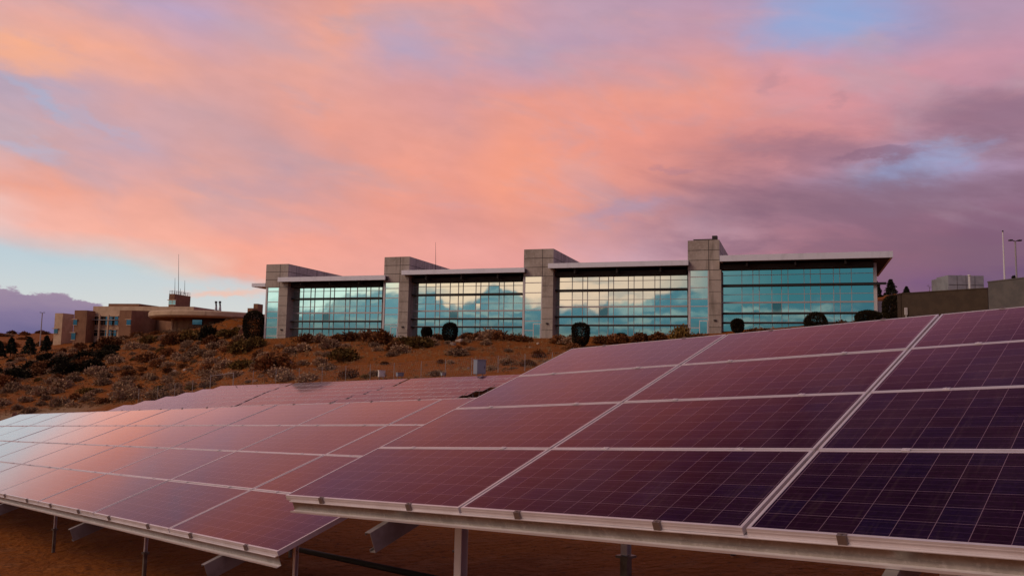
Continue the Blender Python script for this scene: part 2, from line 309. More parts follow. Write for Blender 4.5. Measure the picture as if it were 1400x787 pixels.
def m_glass(name, tint, rough=.03, isl=.25, dark=.08):
    m = bpy.data.materials.new(name); m.use_nodes = True; t = m.node_tree; b = t.nodes['Principled BSDF']
    g = t.nodes.new('ShaderNodeNewGeometry')
    r = t.nodes.new('ShaderNodeValToRGB'); t.links.new(g.outputs['Random Per Island'], r.inputs[0])
    e = r.color_ramp.elements; e[0].position = 0; e[0].color = (*[v*.45 for v in tint], 1); e[1].position = dark; e[1].color = (*[v*.45 for v in tint], 1)
    a = e.new(dark+.001); a.color = (*[v*(1-isl) for v in tint], 1); a2 = e.new(1.0); a2.color = (*tint, 1)
    t.links.new(r.outputs[0], b.inputs['Base Color']); b.inputs['Metallic'].default_value = 1; b.inputs['Roughness'].default_value = rough
    tcn = t.nodes.new('ShaderNodeTexCoord'); n = t.nodes.new('ShaderNodeTexNoise'); n.inputs['Scale'].default_value = .55; n.inputs['Detail'].default_value = 1
    t.links.new(tcn.outputs['Object'], n.inputs['Vector'])
    bp = t.nodes.new('ShaderNodeBump'); bp.inputs['Strength'].default_value = .06; bp.inputs['Distance'].default_value = .05
    t.links.new(n.outputs[0], bp.inputs['Height']); t.links.new(bp.outputs[0], b.inputs['Normal'])
    return m
M['glass'] = m_glass('teal_reflective_glass', (.66, .85, .81), isl=.05, dark=.018)
M['glassd'] = m_glass('blue_reflective_glass', (.20, .34, .44), dark=.2)

def m_cells():
    m = bpy.data.materials.new('polycrystalline_cells'); m.use_nodes = True; t = m.node_tree; b = t.nodes['Principled BSDF']; ln = t.links
    def n_(ty, **k):
        n = t.nodes.new(ty)
        for a, v in k.items(): setattr(n, a, v)
        return n
    def mt(op, a, bb=None):
        n = n_('ShaderNodeMath', operation=op)
        for i, v in enumerate((a, bb)):
            if v is None: continue
            if isinstance(v, (int, float)): n.inputs[i].default_value = v
            else: ln.new(v, n.inputs[i])
        return n.outputs[0]
    uv = n_('ShaderNodeUVMap'); s = n_('ShaderNodeSeparateXYZ'); ln.new(uv.outputs[0], s.inputs[0])
    u, v = s.outputs[0], s.outputs[1]                    # cell units: 12 x 6
    def line(c, w, freq=1.0, off=0.0):
        fr = mt('FRACT', mt('ADD', mt('MULTIPLY', c, freq), off))
        d = mt('MINIMUM', fr, mt('SUBTRACT', 1.0, fr))
        return mt('LESS_THAN', d, w)
    cell = mt('MAXIMUM', line(u, .008), line(v, .008))
    bus = line(v, .018, 3.0, .5)                        # bus bars run along the long side
    wn = n_('ShaderNodeTexWhiteNoise', noise_dimensions='3D')
    cc = n_('ShaderNodeCombineXYZ'); ln.new(mt('FLOOR', u), cc.inputs[0]); ln.new(mt('FLOOR', v), cc.inputs[1])
    oi = n_('ShaderNodeObjectInfo'); ln.new(mt('MULTIPLY', oi.outputs['Random'], 97.0), cc.inputs[2])
    ln.new(cc.outputs[0], wn.inputs[0])
    cr = n_('ShaderNodeValToRGB'); ln.new(wn.outputs[0], cr.inputs[0])
    e = cr.color_ramp.elements; e[0].color = (.013, .003, .018, 1); e[1].color = (.009, .0035, .027, 1)
    x = e.new(.4); x.color = (.016, .003, .016, 1); x = e.new(.7); x.color = (.011, .003, .022, 1)
    # crystal grain
    vo = n_('ShaderNodeTexVoronoi'); vo.inputs['Scale'].default_value = 9; ln.new(uv.outputs[0], vo.inputs['Vector'])
    sp = n_('ShaderNodeSeparateColor'); ln.new(vo.outputs['Color'], sp.inputs[0])
    mr = n_('ShaderNodeMapRange'); ln.new(sp.outputs[0], mr.inputs[0]); mr.inputs[3].default_value = .75; mr.inputs[4].default_value = 1.3
    gc = n_('ShaderNodeCombineColor'); [ln.new(mr.outputs[0], gc.inputs[i]) for i in range(3)]
    def mixc(f, a, c2, mode='MIX'):
        n = n_('ShaderNodeMix', data_type='RGBA', blend_type=mode)
        if isinstance(f, float): n.inputs[0].default_value = f
        else: ln.new(f, n.inputs[0])
        for i, q in ((6, a), (7, c2)):
            if isinstance(q, tuple): n.inputs[i].default_value = (*q, 1)
            else: ln.new(q, n.inputs[i])
        return n.outputs[2]
    c = mixc(1.0, cr.outputs[0], gc.outputs[0], 'MULTIPLY')
    c = mixc(mt('MULTIPLY', bus, .34), c, (.20, .11, .16))
    c = mixc(cell, c, (.26, .16, .21))
    # dust film: a slight pale veil
    no = n_('ShaderNodeTexNoise'); no.inputs['Scale'].default_value = .7; no.inputs['Detail'].default_value = 6; ln.new(uv.outputs[0], no.inputs['Vector'])
    c = mixc(mt('MULTIPLY', no.outputs[0], .05), c, (.30, .20, .16))
    # rain-washed dust streaks running down the slope
    mp = n_('ShaderNodeMapping'); mp.inputs['Scale'].default_value = (3.0, .25, 1); ln.new(uv.outputs[0], mp.inputs[0])
    ad = n_('ShaderNodeVectorMath', operation='ADD'); ln.new(mp.outputs[0], ad.inputs[0]); ln.new(oi.outputs['Location'], ad.inputs[1])
    ns_ = n_('ShaderNodeTexNoise'); ns_.inputs['Scale'].default_value = 1.6; ns_.inputs['Detail'].default_value = 5; ln.new(ad.outputs[0], ns_.inputs['Vector'])
    st = n_('ShaderNodeMapRange', interpolation_type='SMOOTHSTEP'); ln.new(ns_.outputs[0], st.inputs[0]); st.inputs[1].default_value = .52; st.inputs[2].default_value = .75; st.inputs[4].default_value = .05
    c = mixc(st.outputs[0], c, (.34, .22, .18))
    # anti-reflective glass: weak reddish reflection face on, full mirror at grazing angles
    t.nodes.remove(b); df = n_('ShaderNodeBsdfDiffuse'); ln.new(c, df.inputs[0])
    lw = n_('ShaderNodeLayerWeight'); fr = n_('ShaderNodeValToRGB'); ln.new(lw.outputs['Facing'], fr.inputs[0])
    pts = [(0, (.012, .008, .012)), (.5, (.018, .010, .016)), (.60, (.040, .022, .030)), (.70, (.150, .086, .096)), (.75, (.225, .142, .150)), (.80, (.35, .25, .25)), (.85, (.55, .45, .44)), (.89, (.80, .74, .72)), (.93, (.92, .90, .89)), (1, (1, 1, 1))]
    el_ = fr.color_ramp.elements
    while len(el_) < len(pts): el_.new(.5)
    for e_, (a_, q_) in zip(el_, pts): e_.position = a_
    for e_, (a_, q_) in zip(el_, pts): e_.color = (*q_, 1)
    gl = n_('ShaderNodeBsdfGlossy'); ln.new(fr.outputs[0], gl.inputs[0])
    rr = n_('ShaderNodeMapRange'); ln.new(no.outputs[0], rr.inputs[0]); rr.inputs[3].default_value = .05; rr.inputs[4].default_value = .13; ln.new(rr.outputs[0], gl.inputs['Roughness'])
    sh_ = n_('ShaderNodeAddShader'); ln.new(df.outputs[0], sh_.inputs[0]); ln.new(gl.outputs[0], sh_.inputs[1])
    ln.new(sh_.outputs[0], next(x for x in t.nodes if x.type == 'OUTPUT_MATERIAL').inputs[0])
    return m
M['cells'] = m_cells()

def m_ground():
    m = mat('orange_desert_soil', (.29, .083, .009), .95, spec=.15,
            noise=[(.05, (.26, .072, .008), .4, .65), (.35, (.23, .065, .010), .45, .68), (1.1, (.30, .11, .035), .5, .7), (3.0, (.30, .095, .015), .5, .75), (9.0, (.12, .04, .01), .55, .72), (22.0, (.13, .045, .01), .55, .72), (60., (.50, .27, .13), .66, .74)],
            bump=(7, 1.0, .09))
    # a pale graded patch of gravel at the foot of the left slope
    t = m.node_tree; b = t.nodes['Principled BSDF']; src = b.inputs['Base Color'].links[0].from_socket
    g = t.nodes.new('ShaderNodeNewGeometry'); c = at(22, 556, 119)
    s_ = t.nodes.new('ShaderNodeVectorMath'); s_.operation = 'SUBTRACT'; t.links.new(g.outputs['Position'], s_.inputs[0]); s_.inputs[1].default_value = (c.x, c.y, 0)
    m2 = t.nodes.new('ShaderNodeVectorMath'); m2.operation = 'MULTIPLY'; t.links.new(s_.outputs[0], m2.inputs[0]); m2.inputs[1].default_value = (1/13, 1/9, 0)
    nz = t.nodes.new('ShaderNodeTexNoise'); nz.inputs['Scale'].default_value = .22; nz.inputs['Detail'].default_value = 5; t.links.new(g.outputs['Position'], nz.inputs['Vector'])
    l = t.nodes.new('ShaderNodeVectorMath'); l.operation = 'LENGTH'; t.links.new(m2.outputs[0], l.inputs[0])
    a = t.nodes.new('ShaderNodeMath'); a.operation = 'ADD'; t.links.new(l.outputs['Value'], a.inputs[0]); t.links.new(nz.outputs[0], a.inputs[1])
    r = t.nodes.new('ShaderNodeMapRange'); r.interpolation_type = 'SMOOTHSTEP'; t.links.new(a.outputs[0], r.inputs[0]); r.inputs[1].default_value = 1.7; r.inputs[2].default_value = 1.0; r.inputs[3].default_value = 0; r.inputs[4].default_value = .8
    x = t.nodes.new('ShaderNodeMix'); x.data_type = 'RGBA'; t.links.new(r.outputs[0], x.inputs[0]); t.links.new(src, x.inputs[6]); x.inputs[7].default_value = (.32, .21, .12, 1)
    t.links.new(x.outputs[2], b.inputs['Base Color'])
    return m
M['soil'] = m_ground()
M['palesoil'] = mat('pale_gravel', (.30, .19, .12), .95, spec=.1, noise=[(2, (.24, .14, .08), .4, .6)], bump=(9, .8, .05))
M['hill'] = mat('distant_hill', (.10, .075, .075), 1.0, spec=0)

# ================================================================== mesh helpers
class MB:
    def __init__(s): s.v = []; s.f = []; s.m = []; s.uv = {}
    def face(s, pts, mi=0):
        i = len(s.v); s.v += [tuple(p) for p in pts]; s.f.append(tuple(range(i, i+len(pts)))); s.m.append(mi)
    def box(s, o, ax, ay, az_, a, b, mi=0):
        """box in frame (o, ax, ay, az_) from local corner a to local corner b"""
        i = len(s.v)
        for z in (a[2], b[2]):
            for x, y in ((a[0], a[1]), (b[0], a[1]), (b[0], b[1]), (a[0], b[1])):
                s.v.append(tuple(o + ax*x + ay*y + az_*z))
        for q in ((0, 3, 2, 1), (4, 5, 6, 7), (0, 1, 5, 4), (1, 2, 6, 5), (2, 3, 7, 6), (3, 0, 4, 7)):
            s.f.append(tuple(i+k for k in q)); s.m.append(mi)
    def tube(s, p, q, r0, r1=None, n=8, mi=0):
        r1 = r0 if r1 is None else r1
        p = Vector(p); q = Vector(q); d = (q-p).normalized()
        a = d.orthogonal().normalized(); b = d.cross(a); i = len(s.v)
        for c, r in ((p, r0), (q, r1)):
            for k in range(n):
                t = 2*math.pi*k/n; s.v.append(tuple(c + a*(r*math.cos(t)) + b*(r*math.sin(t))))
        for k in range(n):
            k2 = (k+1) % n; s.f.append((i+k, i+k2, i+n+k2, i+n+k)); s.m.append(mi)
        s.f.append(tuple(i+k for k in range(n))[::-1]); s.m.append(mi); s.f.append(tuple(i+n+k for k in range(n))); s.m.append(mi)
    def prism(s, poly, d, mi=0, mi_side=None):
        """poly: list of Vectors, extruded by vector d"""
        n = len(poly); i = len(s.v); s.v += [tuple(p) for p in poly] + [tuple(p+d) for p in poly]
        s.f.append(tuple(range(i, i+n))[::-1]); s.m.append(mi); s.f.append(tuple(range(i+n, i+2*n))); s.m.append(mi)
        for k in range(n):
            k2 = (k+1) % n; s.f.append((i+k, i+k2, i+n+k2, i+n+k)); s.m.append(mi if mi_side is None else mi_side)
    def mesh(s, name, mats, smooth=False, off=None):
        me = bpy.data.meshes.new(name)
        v = np.array(s.v, dtype=float).reshape(-1, 3)
        if off is not None: v = v - np.array(off)
        me.from_pydata(v.tolist(), [], s.f)
        for m in (mats if isinstance(mats, (list, tuple)) else [mats]): me.materials.append(m)
        me.polygons.foreach_set('material_index', s.m)
        bm = bmesh.new(); bm.from_mesh(me); bmesh.ops.recalc_face_normals(bm, faces=bm.faces); bm.to_mesh(me); bm.free()
        if smooth: me.polygons.foreach_set('use_smooth', [True]*len(me.polygons))
        me.update(); return me
def link(name, me, parent=None):
    o = bpy.data.objects.new(name, me); col.objects.link(o)
    if parent is not None: o.parent = parent
    return o
def tag(o, label=None, cat=None, group=None, kind=None):
    if label: o['label'] = label
    if cat: o['category'] = cat
    if group: o['group'] = group
    if kind: o['kind'] = kind
    return o
def thing(name, loc, label, cat, group=None):
    o = link(name, None); o.location = loc; o.empty_display_size = .3
    return tag(o, label, cat, group)
def part(name, mb, mats, root, parent=None, smooth=False):
    """mesh given in world coordinates, hung under root (an unrotated empty)"""
    return link(name, mb.mesh(name, mats, smooth, off=root.location), parent or root)
XW, YW, ZW = Vector((1, 0, 0)), Vector((0, 1, 0)), Vector((0, 0, 1))

# ================================================================== terrain
CP = [(700,506,92),(600,515,94),(450,523,102),(350,530,108),(250,542,116),(192,549,121),(100,562,118),(0,575,112),(-150,600,112),
 (400,461,148),(545,460,140),(640,464,132),(740,464,130),(850,463,126),(950,460,121),(1100,450,118),(1200,436,118),(1350,432,105),
 (550,482,118),(650,483,112),(450,484,124),(380,492,124),(740,486,112),
 (330,450,165),(330,437,192),(300,442,197),(270,448,200),(235,453,204),(180,459,215),(120,468,225),(75,470,235),(0,484,240),(0,508,190),(150,497,165),(250,482,160),(330,478,142),
 (100,532,140),(200,522,140),(0,545,140),(300,508,132),(-100,500,240),(-200,530,180),
 (0,461,430),(70,455,430),(150,452,430),(-150,470,430),(1218,404,162),(1290,404,168),(1385,395,165),(1203,412,138),(1245,404,140)]
W0 = [tuple(at(*c)) for c in CP]
W0 += [(-6,11,-2.72),(-4.5,9.5,-2.55),(-2,8.5,-2.35),(0,7,-2.1),(1.2,8.4,-2.05),(2.5,4,-1.75),(4,6,-1.7),(0,0,-1.9),(0,3,-1.92),(-3,4,-2.15),(3,0,-1.7),
       (-14,24,-3.2),(-12,18,-3.0),(-2,20,-2.4),(6,12,-1.7),(0,35,-2.8),(10,30,-1.6),(20,45,.2),(35,60,2.5),(55,80,5.5),(-25,40,-4.6),(-40,60,-5.6),
       (-45,95,-6.4),(-5,58,-3.1),(-12,70,-3.6),(-28,85,-4.8),(-36,104,-4.6),(-8,84,-1.7),(0,70,-1.8),(4,62,-1.4),
       (0,185,8),(140,90,10),(-60,190,9),(20,300,12),(120,300,14),(250,200,14),(300,50,10),
       (0,-60,-6),(-60,-30,-8),(80,-40,-3),(-120,40,-9),(-200,150,-6),(0,-300,-25),(-300,0,-20),(300,-200,-8),(-260,260,6),(-420,420,8),(0,430,14),(300,400,16)]
W0 = np.array(W0)
def phi(d): return np.sqrt(d*d+16.0)
D = np.linalg.norm(W0[:, None, :2]-W0[None, :, :2], axis=2)
n = len(W0); A = np.zeros((n+1, n+1)); A[:n, :n] = -phi(D) + np.eye(n)*-.15*0 ; A[:n, n] = 1; A[n, :n] = 1
RW = np.linalg.solve(A, np.r_[W0[:, 2], 0])
def ground_arr(P):
    P = np.asarray(P, float); r = np.linalg.norm(P, axis=1); k = np.minimum(1, 430/np.maximum(r, 1e-6)); Q = P*k[:, None]
    out = np.zeros(len(Q))
    for s in range(0, len(Q), 20000):
        d = np.linalg.norm(Q[s:s+20000, None, :]-W0[None, :, :2], axis=2)
        out[s:s+20000] = -phi(d)@RW[:n] + RW[n]
    return out
def gz(x, y): return float(ground_arr([(x, y)])[0])
def on_ground(px, Y, dz=0):           # the place on the ground at distance Y along a sight line's bearing
    d = ray(px, 500); x = d.x/d.y*Y
    return Vector((x, Y, gz(x, Y)+dz))
na = 560; rr = np.concatenate([[.4], np.geomspace(1.2, 30, 120), np.geomspace(30.6, 450, 230), np.geomspace(470, 4000, 24)])
ang = np.concatenate([np.linspace(-40, 40, 401), np.linspace(40, 320, 162)[1:-1]]); na = len(ang)
A_, R_ = np.meshgrid(np.radians(ang), rr); GX = (R_*np.sin(A_)).ravel(); GY = (R_*np.cos(A_)).ravel()
GZ = ground_arr(np.c_[GX, GY])
def bumpy(x, y):
    z = np.zeros_like(x)
    for k, (fr, am) in enumerate([(.11, .16), (.23, .10), (.57, .05), (1.3, .028), (2.9, .014), (6.1, .007)]):
        a1, a2, p1, p2 = 1.1+k*1.7, 2.9+k*.8, k*2.1, k*3.3
        z += am*(np.sin(fr*(x*math.cos(a1)+y*math.sin(a1))*2+p1+1.7*np.sin(fr*y+p2))*np.sin(fr*(x*math.cos(a2)+y*math.sin(a2))*2+p2))
    return z
GZ = GZ + bumpy(GX, GY)*np.clip((np.hypot(GX, GY))/60, .35, 1)
nr = len(rr); faces = []
idx = np.arange(nr*na).reshape(nr, na)
a = idx[:-1]; b = idx[1:]
q = np.stack([a, np.roll(a, -1, 1), np.roll(b, -1, 1), b], -1).reshape(-1, 4)[:, ::-1]
me = bpy.data.meshes.new('ground'); me.from_pydata(np.c_[GX, GY, GZ].tolist(), [], q.tolist() + [tuple(range(na))])
me.materials.append(M['soil']); me.polygons.foreach_set('use_smooth', [True]*len(me.polygons))
bm = bmesh.new(); bm.from_mesh(me); bmesh.ops.recalc_face_normals(bm, faces=bm.faces); bm.to_mesh(me); bm.free()
g = link('ground', me); tag(g, kind='structure')
if me.polygons[10].normal.z < 0: me.flip_normals()
# far hills behind the camera, mirrored in the glass front
hb = MB(); prevp = None
for k in range(0, 91):
    a_ = R(100+k*1.8); h_ = 60+90*abs(math.sin(k*.21+1))*(.6+.4*math.sin(k*.67))+18*math.sin(k*1.9)
    p = Vector((math.sin(a_)*3600, math.cos(a_)*3600, -60)); p2 = p*1.10; p2.z = max(40, h_)
    if prevp: hb.face([prevp[0], p, p2, prevp[1]]); hb.face([prevp[1], p2, p2*1.1, prevp[1]*1.1])
    prevp = (p, p2)
tag(link('hills', hb.mesh('hills', M['hill'])), kind='structure')

# ================================================================== solar arrays near the camera
def panel_meshes(L, W, T=.04, lip=.017):
    """glass laminate and its frame; local x along the long side, y up the slope, top at z=0"""
    g = MB(); z = -.002
    g.v = [(lip-.002, lip-.002, z), (L-lip+.002, lip-.002, z), (L-lip+.002, W-lip+.002, z), (lip-.002, W-lip+.002, z)]
    g.v += [(x, y, z-.006) for x, y, _ in g.v]
    g.f = [(0, 1, 2, 3), (7, 6, 5, 4), (0, 4, 5, 1), (1, 5, 6, 2), (2, 6, 7, 3), (3, 7, 4, 0)]; g.m = [0, 1, 1, 1, 1, 1]
    me = g.mesh('solar_panel', [M['cells'], M['greywall']])
    uv = me.uv_layers.new(name='UVMap'); mg = .045                # white margin inside the frame
    for p in me.polygons:
        for li in p.loop_indices:
            c = me.vertices[me.loops[li].vertex_index].co
            uv.data[li].uv = ((c.x-.03)/(L-.06)*12, (c.y-.022)/(W-.044)*6)
    f = MB(); o = Vector((0, 0, 0))
    f.box(o, XW, YW, ZW, (0, 0, -T), (L, lip, 0)); f.box(o, XW, YW, ZW, (0, W-lip, -T), (L, W, 0))
    f.box(o, XW, YW, ZW, (0, lip, -T), (lip, W-lip, 0)); f.box(o, XW, YW, ZW, (L-lip, lip, -T), (L, W-lip, 0))
    # groove along the outer faces
    for (a_, b_) in (((.002, -.0012, -.020), (L-.002, 0, -.014)),):
        f.box(o, XW, YW, ZW, a_, b_)
    fm = f.mesh('panel_frame', M['alu'])
    bmod = bmesh.new(); bmod.from_mesh(fm); bmod.free()
    return me, fm
def clamp_mesh(end):
    c = MB(); o = Vector((0, 0, 0))
    if end:
        c.box(o, XW, YW, ZW, (-.021, -.016, -.044), (.021, -.001, .004)); c.box(o, XW, YW, ZW, (-.021, -.001, .001), (.021, .012, .005))
        c.tube((0, -.006, .004), (0, -.006, .010), .006)
    else:
        c.box(o, XW, YW, ZW, (-.022, -.017, .001), (.022, .017, .005)); c.tube((0, 0, .005), (0, 0, .010), .007)
    return c.mesh('clamp', M['clamp'] if end else M['alu'])
CL_END, CL_MID = clamp_mesh(True), clamp_mesh(False)

def array_table(origin, Rm, L, W, c0, c1, gx, gy, rafters, label, group, pw=.036, braces=True):
    """columns c0..c1 of 4 panels each; origin is the lower reference corner"""
    ex, ey, ez = [Vector((Rm[0][i], Rm[1][i], Rm[2][i])) for i in range(3)]
    base = origin + ex*((c0+c1)/2*(L+gx)) + ey*2
    root = thing('solar_array', (base.x, base.y, gz(base.x, base.y)), label, 'solar array', group)
    gme, fme = panel_meshes(L, W)
    rot4 = Matrix(((ex.x, ey.x, ez.x, 0), (ex.y, ey.y, ez.y, 0), (ex.z, ey.z, ez.z, 0), (0, 0, 0, 1)))
    def put(name, me, p, parent=None):
        o = link(name, me, parent or root)
        return o
    for c in range(c0, c1):
        for r in range(4):
            p = origin + ex*(c*(L+gx)+gx/2) + ey*(r*(W+gy)) + ez*random.uniform(-.0015, .0015)
            o = link('solar_panel', gme, root); o.matrix_local = Matrix.Translation(p-Vector(root.location)) @ rot4 @ Matrix.Rotation(random.gauss(0, .0011), 4, 'X') @ Matrix.Rotation(random.gauss(0, .0007), 4, 'Y')
            fr = link('panel_frame', fme, o)
    ys = [0] + [r*(W+gy)-gy/2 for r in (1, 2, 3)] + [4*W+3*gy]
    for k, y in enumerate(ys):
        for c in range(c0, c1):
            for fx in (.24, .76):
                p = origin + ex*(c*(L+gx)+gx/2+L*fx+random.uniform(-.02, .02)) + ey*y
                o = link('clamp', CL_END if k in (0, 4) else CL_MID, root)
                mm = rot4 if k != 4 else rot4 @ Matrix.Rotation(math.pi, 4, 'Z')
                o.matrix_local = Matrix.Translation(p-Vector(root.location)) @ mm
    x0, x1 = c0*(L+gx)+gx/2+.05, c1*(L+gx)-gx/2-.03
    for k, y in enumerate(ys):                      # Z-shaped purlins
        b = MB(); yy = y + (.012 if k == 0 else (-.02 if k == 4 else 0)); zt = -.042; H = .088; t = .004
        b.box(origin, ex, ey, ez, (x0, yy, zt-H), (x1, yy+t, zt))
        b.box(origin, ex, ey, ez, (x0, yy-.030, zt-t), (x1, yy, zt), 1); b.box(origin, ex, ey, ez, (x0, yy-.040, zt-H), (x1, yy, zt-H+t), 1)
        b.box(origin, ex, ey, ez, (x0, yy+t, zt-t), (x1, yy+.045, zt)); b.box(origin, ex, ey, ez, (x0, yy-.040, zt-H+t), (x1, yy-.037, zt-H+.014), 1)
        part('purlin', b, [M['galv'], M['alu']], root)
    for xr in rafters:
        zt = -.133; H = .145; t = .004; ya, yb = -.20, 4*W+.05
        b = MB(); b.box(origin, ex, ey, ez, (xr, ya, zt-H), (xr+t, yb, zt))
        b.box(origin, ex, ey, ez, (xr-.055, ya, zt-t), (xr, yb, zt)); b.box(origin, ex, ey, ez, (xr-.055, ya, zt-H), (xr, yb, zt-H+t))
        b.box(origin, ex, ey, ez, (xr-.055, ya, zt-.02), (xr-.051, yb, zt-t)); b.box(origin, ex, ey, ez, (xr-.055, ya, zt-H+t), (xr-.051, yb, zt-H+.02))
        part('rafter', b, M['rafter'], root)
        tops = []
        for y in (.72, 3.15*W):
            top = origin + ex*(xr+.03) + ey*y + ez*(zt-.02); gzv = gz(top.x, top.y); cap = gzv+.34
            b = MB(); w = pw
            exh = Vector((ex.x, ex.y, 0)).normalized(); eyh = Vector((-exh.y, exh.x, 0)); o = Vector((top.x, top.y, 0))
            b.box(o, exh, eyh, ZW, (-w, -w, cap), (-w+.005, w, top.z)); b.box(o, exh, eyh, ZW, (-w+.005, -w, cap), (w, -w+.005, top.z)); b.box(o, exh, eyh, ZW, (-w+.005, w-.005, cap), (w, w, top.z))
            po = part('post', b, M['alu'], root)
            b = MB(); b.box(o, exh, eyh, ZW, (-2*pw, -2*pw, cap-.025), (2*pw, 2*pw, cap-.003)); b.box(o, exh, eyh, ZW, (-1.1*pw, -1.1*pw, gzv-.3), (1.1*pw, 1.1*pw, cap-.028))
            part('pile_cap', b, M['dirty_steel'], root, po)
            tops.append((top, gzv))
        if braces:
            b = MB(); (ta, ga), (tb, gb) = tops
            p = Vector((ta.x, ta.y, ta.z-.30)); q = origin + ex*(xr-.62) + ey*.85 + ez*(-.13)
            b.tube(p, q, .022, n=6); part('brace', b, M['galv'], root)
            b = MB(); b.tube((tb.x, tb.y, gb+.6), origin + ex*(xr+.03) + ey*2.1 + ez*(zt-.06), .022, n=6); part('brace', b, M['galv'], root)
    return root, ex, ey, ez

R1 = [[0.7424, 0.61542, -0.26476], [-0.66634, 0.71928, -0.19654], [0.06949, 0.32233, 0.94407]]
O1 = Vector((-1.7802, 6.8266, -1.0027))
array_table(O1, R1, 1.956, .998, 0, 4, .022, .012, (1.25, 4.66, 7.6),
            'nearest solar array, dark purple panels filling the lower right foreground', 'large four-row solar arrays in the foreground')
R2 = [[0.69645, 0.66176, -0.27754], [-0.7152, 0.67173, -0.19305], [0.05868, 0.33295, 0.94112]]
O2 = Vector((-1.7986, 6.7655, -1.4294))
L2, W2 = 1.956*1.06, .992*.858*1.06
array_table(O2, R2, L2, W2, -10, 0, .021, .012, (-.99, -4.5, -8.0, -11.5, -15.0, -18.6),
            'long foreground solar array at the lower left, paling to silver blue', 'large four-row solar arrays in the foreground', pw=.018)

# ================================================================== far arrays
EX1 = Vector((R1[0][0], R1[1][0], R1[2][0])); EY1 = Vector((R1[0][1], R1[1][1], R1[2][1])); EZ1 = Vector((R1[0][2], R1[1][2], R1[2][2]))
ROWS = [  # left end, gaps and right end of each row's top edge along the view, with heights at both ends
 ((169, 553.5, 100), (623, 541.0, 66), (338, 466)),
 ((198, 547.5, 102.4), (642, 534.5, 68.3), (350, 488)),
 ((227, 541.7, 104.6), (660, 529.0, 70.5), (362, 510)),
 ((253.6, 536.3, 106.8), (680, 523.5, 72.6), (373, 528)),
 ((277, 531.8, 109), (700, 518.5, 74.6), (386, 548)),
 ((301.8, 527.3, 111.2), (726, 511.0, 76.5), (402, 560)),
]
ORD = ['first', 'second', 'third', 'fourth', 'fifth', 'sixth']
POSN = ['leftmost', 'middle', 'right-hand']
for k, (l, r, gaps) in enumerate(ROWS):
    PL, PR = at(*l), at(*r)
    d = PR-PL; ex = d.normalized(); pts = [l[0]]
    def s_at(px):    # distance along the row where bearing px crosses it
        dd = ray(px, 520); m = dd.x/dd.y
        return (m*PL.y-PL.x)/(ex.x-m*ex.y)
    ends = [0, s_at(gaps[0]), s_at(gaps[1]), d.length]
    ey = (EY1 - ex*EY1.dot(ex)).normalized(); ez = ex.cross(ey)
    rot4 = Matrix(((ex.x, ey.x, ez.x, 0), (ex.y, ey.y, ez.y, 0), (ex.z, ey.z, ez.z, 0), (0, 0, 0, 1)))
    for j in range(3):
        a0, a1 = ends[j]+(.25 if j else 0), ends[j+1]-(.25 if j < 2 else 0)
        nc = max(3, round((a1-a0)/1.98)); L = (a1-a0)/nc-.02; W = 1.0
        mid = PL + ex*((a0+a1)/2) - ey*1.0
        root = thing('solar_array', (mid.x, mid.y, gz(mid.x, mid.y)),
                     f'{POSN[j]} low pink array in the {ORD[k]} distant row counted from the front', 'solar array', 'low two-row solar arrays in the distance')
        gme, fme = panel_meshes(L, W, lip=.022)
        for c in range(nc):
            for rr_ in range(2):
                p = PL + ex*(a0+c*(L+.02)) - ey*(2.02-rr_*1.015)
                o = link('solar_panel', gme, root); o.matrix_local = Matrix.Translation(p-Vector(root.location)) @ rot4 @ Matrix.Rotation(random.gauss(0, .002), 4, 'X')
                link('panel_frame', fme, o)
        b = MB()
        for y in (.3, 1.0, 1.7): b.box(PL + ex*a0 - ey*2.02, ex, ey, ez, (.1, y, -.12), (a1-a0-.1, y+.05, -.045))
        part('purlin', b, M['galv'], root)
        for q in range(4):
            x = a0+.8+(a1-a0-1.6)*q/3
            for y in (.45, 1.6):
                t_ = PL + ex*x - ey*(2.02-y) - ez*.125
                b = MB(); b.box(Vector((t_.x, t_.y, 0)), XW, YW, ZW, (-.05, -.05, gz(t_.x, t_.y)-.2), (.05, .05, t_.z)); part('post', b, M['galv'], root)

# equipment among the far arrays
def stand_box(name, px, ytop, ybot, Y, wpx, dep, mname, label, cat, group=None, door=True):
    c = at(px, ybot, Y); top = at(px, ytop, Y).z; w = wpx/FPX*Y/2
    root = thing(name, (c.x, c.y, gz(c.x, c.y)), label, cat, group)
    dv = Vector((c.x, c.y, 0)).normalized(); dv = (Matrix.Rotation(R(25), 3, 'Z') @ dv); rt = Vector((dv.y, -dv.x, 0)); o = Vector((c.x, c.y, 0))
    b = MB(); b.box(o, rt, dv, ZW, (-w, -dep/2, c.z), (w, dep/2, top)); b.box(o, rt, dv, ZW, (-w-.04, -dep/2-.06, top), (w+.04, dep/2+.04, top+.06))
    part('housing', b, M[mname], root)
    if door:
        b = MB(); b.box(o, rt, dv, ZW, (-w*.85, -dep/2-.025, c.z+.08), (w*.85, -dep/2-.002, top-.08)); d_ = part('door', b, M[mname], root)
        b = MB(); b.box(o, rt, dv, ZW, (w*.6, -dep/2-.06, (c.z+top)/2-.1), (w*.68, -dep/2-.027, (c.z+top)/2+.1)); part('handle', b, M['darkmetal'], root, d_)
    b = MB()
    for sx in (-1, 1): b.box(o, rt, dv, ZW, (sx*w*.7-.04, -.04, gz(c.x, c.y)-.1), (sx*w*.7+.04, .04, c.z))
    part('stand', b, M['galv'], root)
    return root
stand_box('inverter_cabinet', 655.5, 492, 511, 84, 13, .9, 'cabinet', 'tall grey-blue equipment cabinet standing behind the far solar arrays', 'cabinet')
stand_box('combiner_box', 521.5, 506.5, 515, 98, 9, .3, 'white', 'small white square box behind the far solar arrays', 'electrical box', 'electrical boxes behind the far arrays')
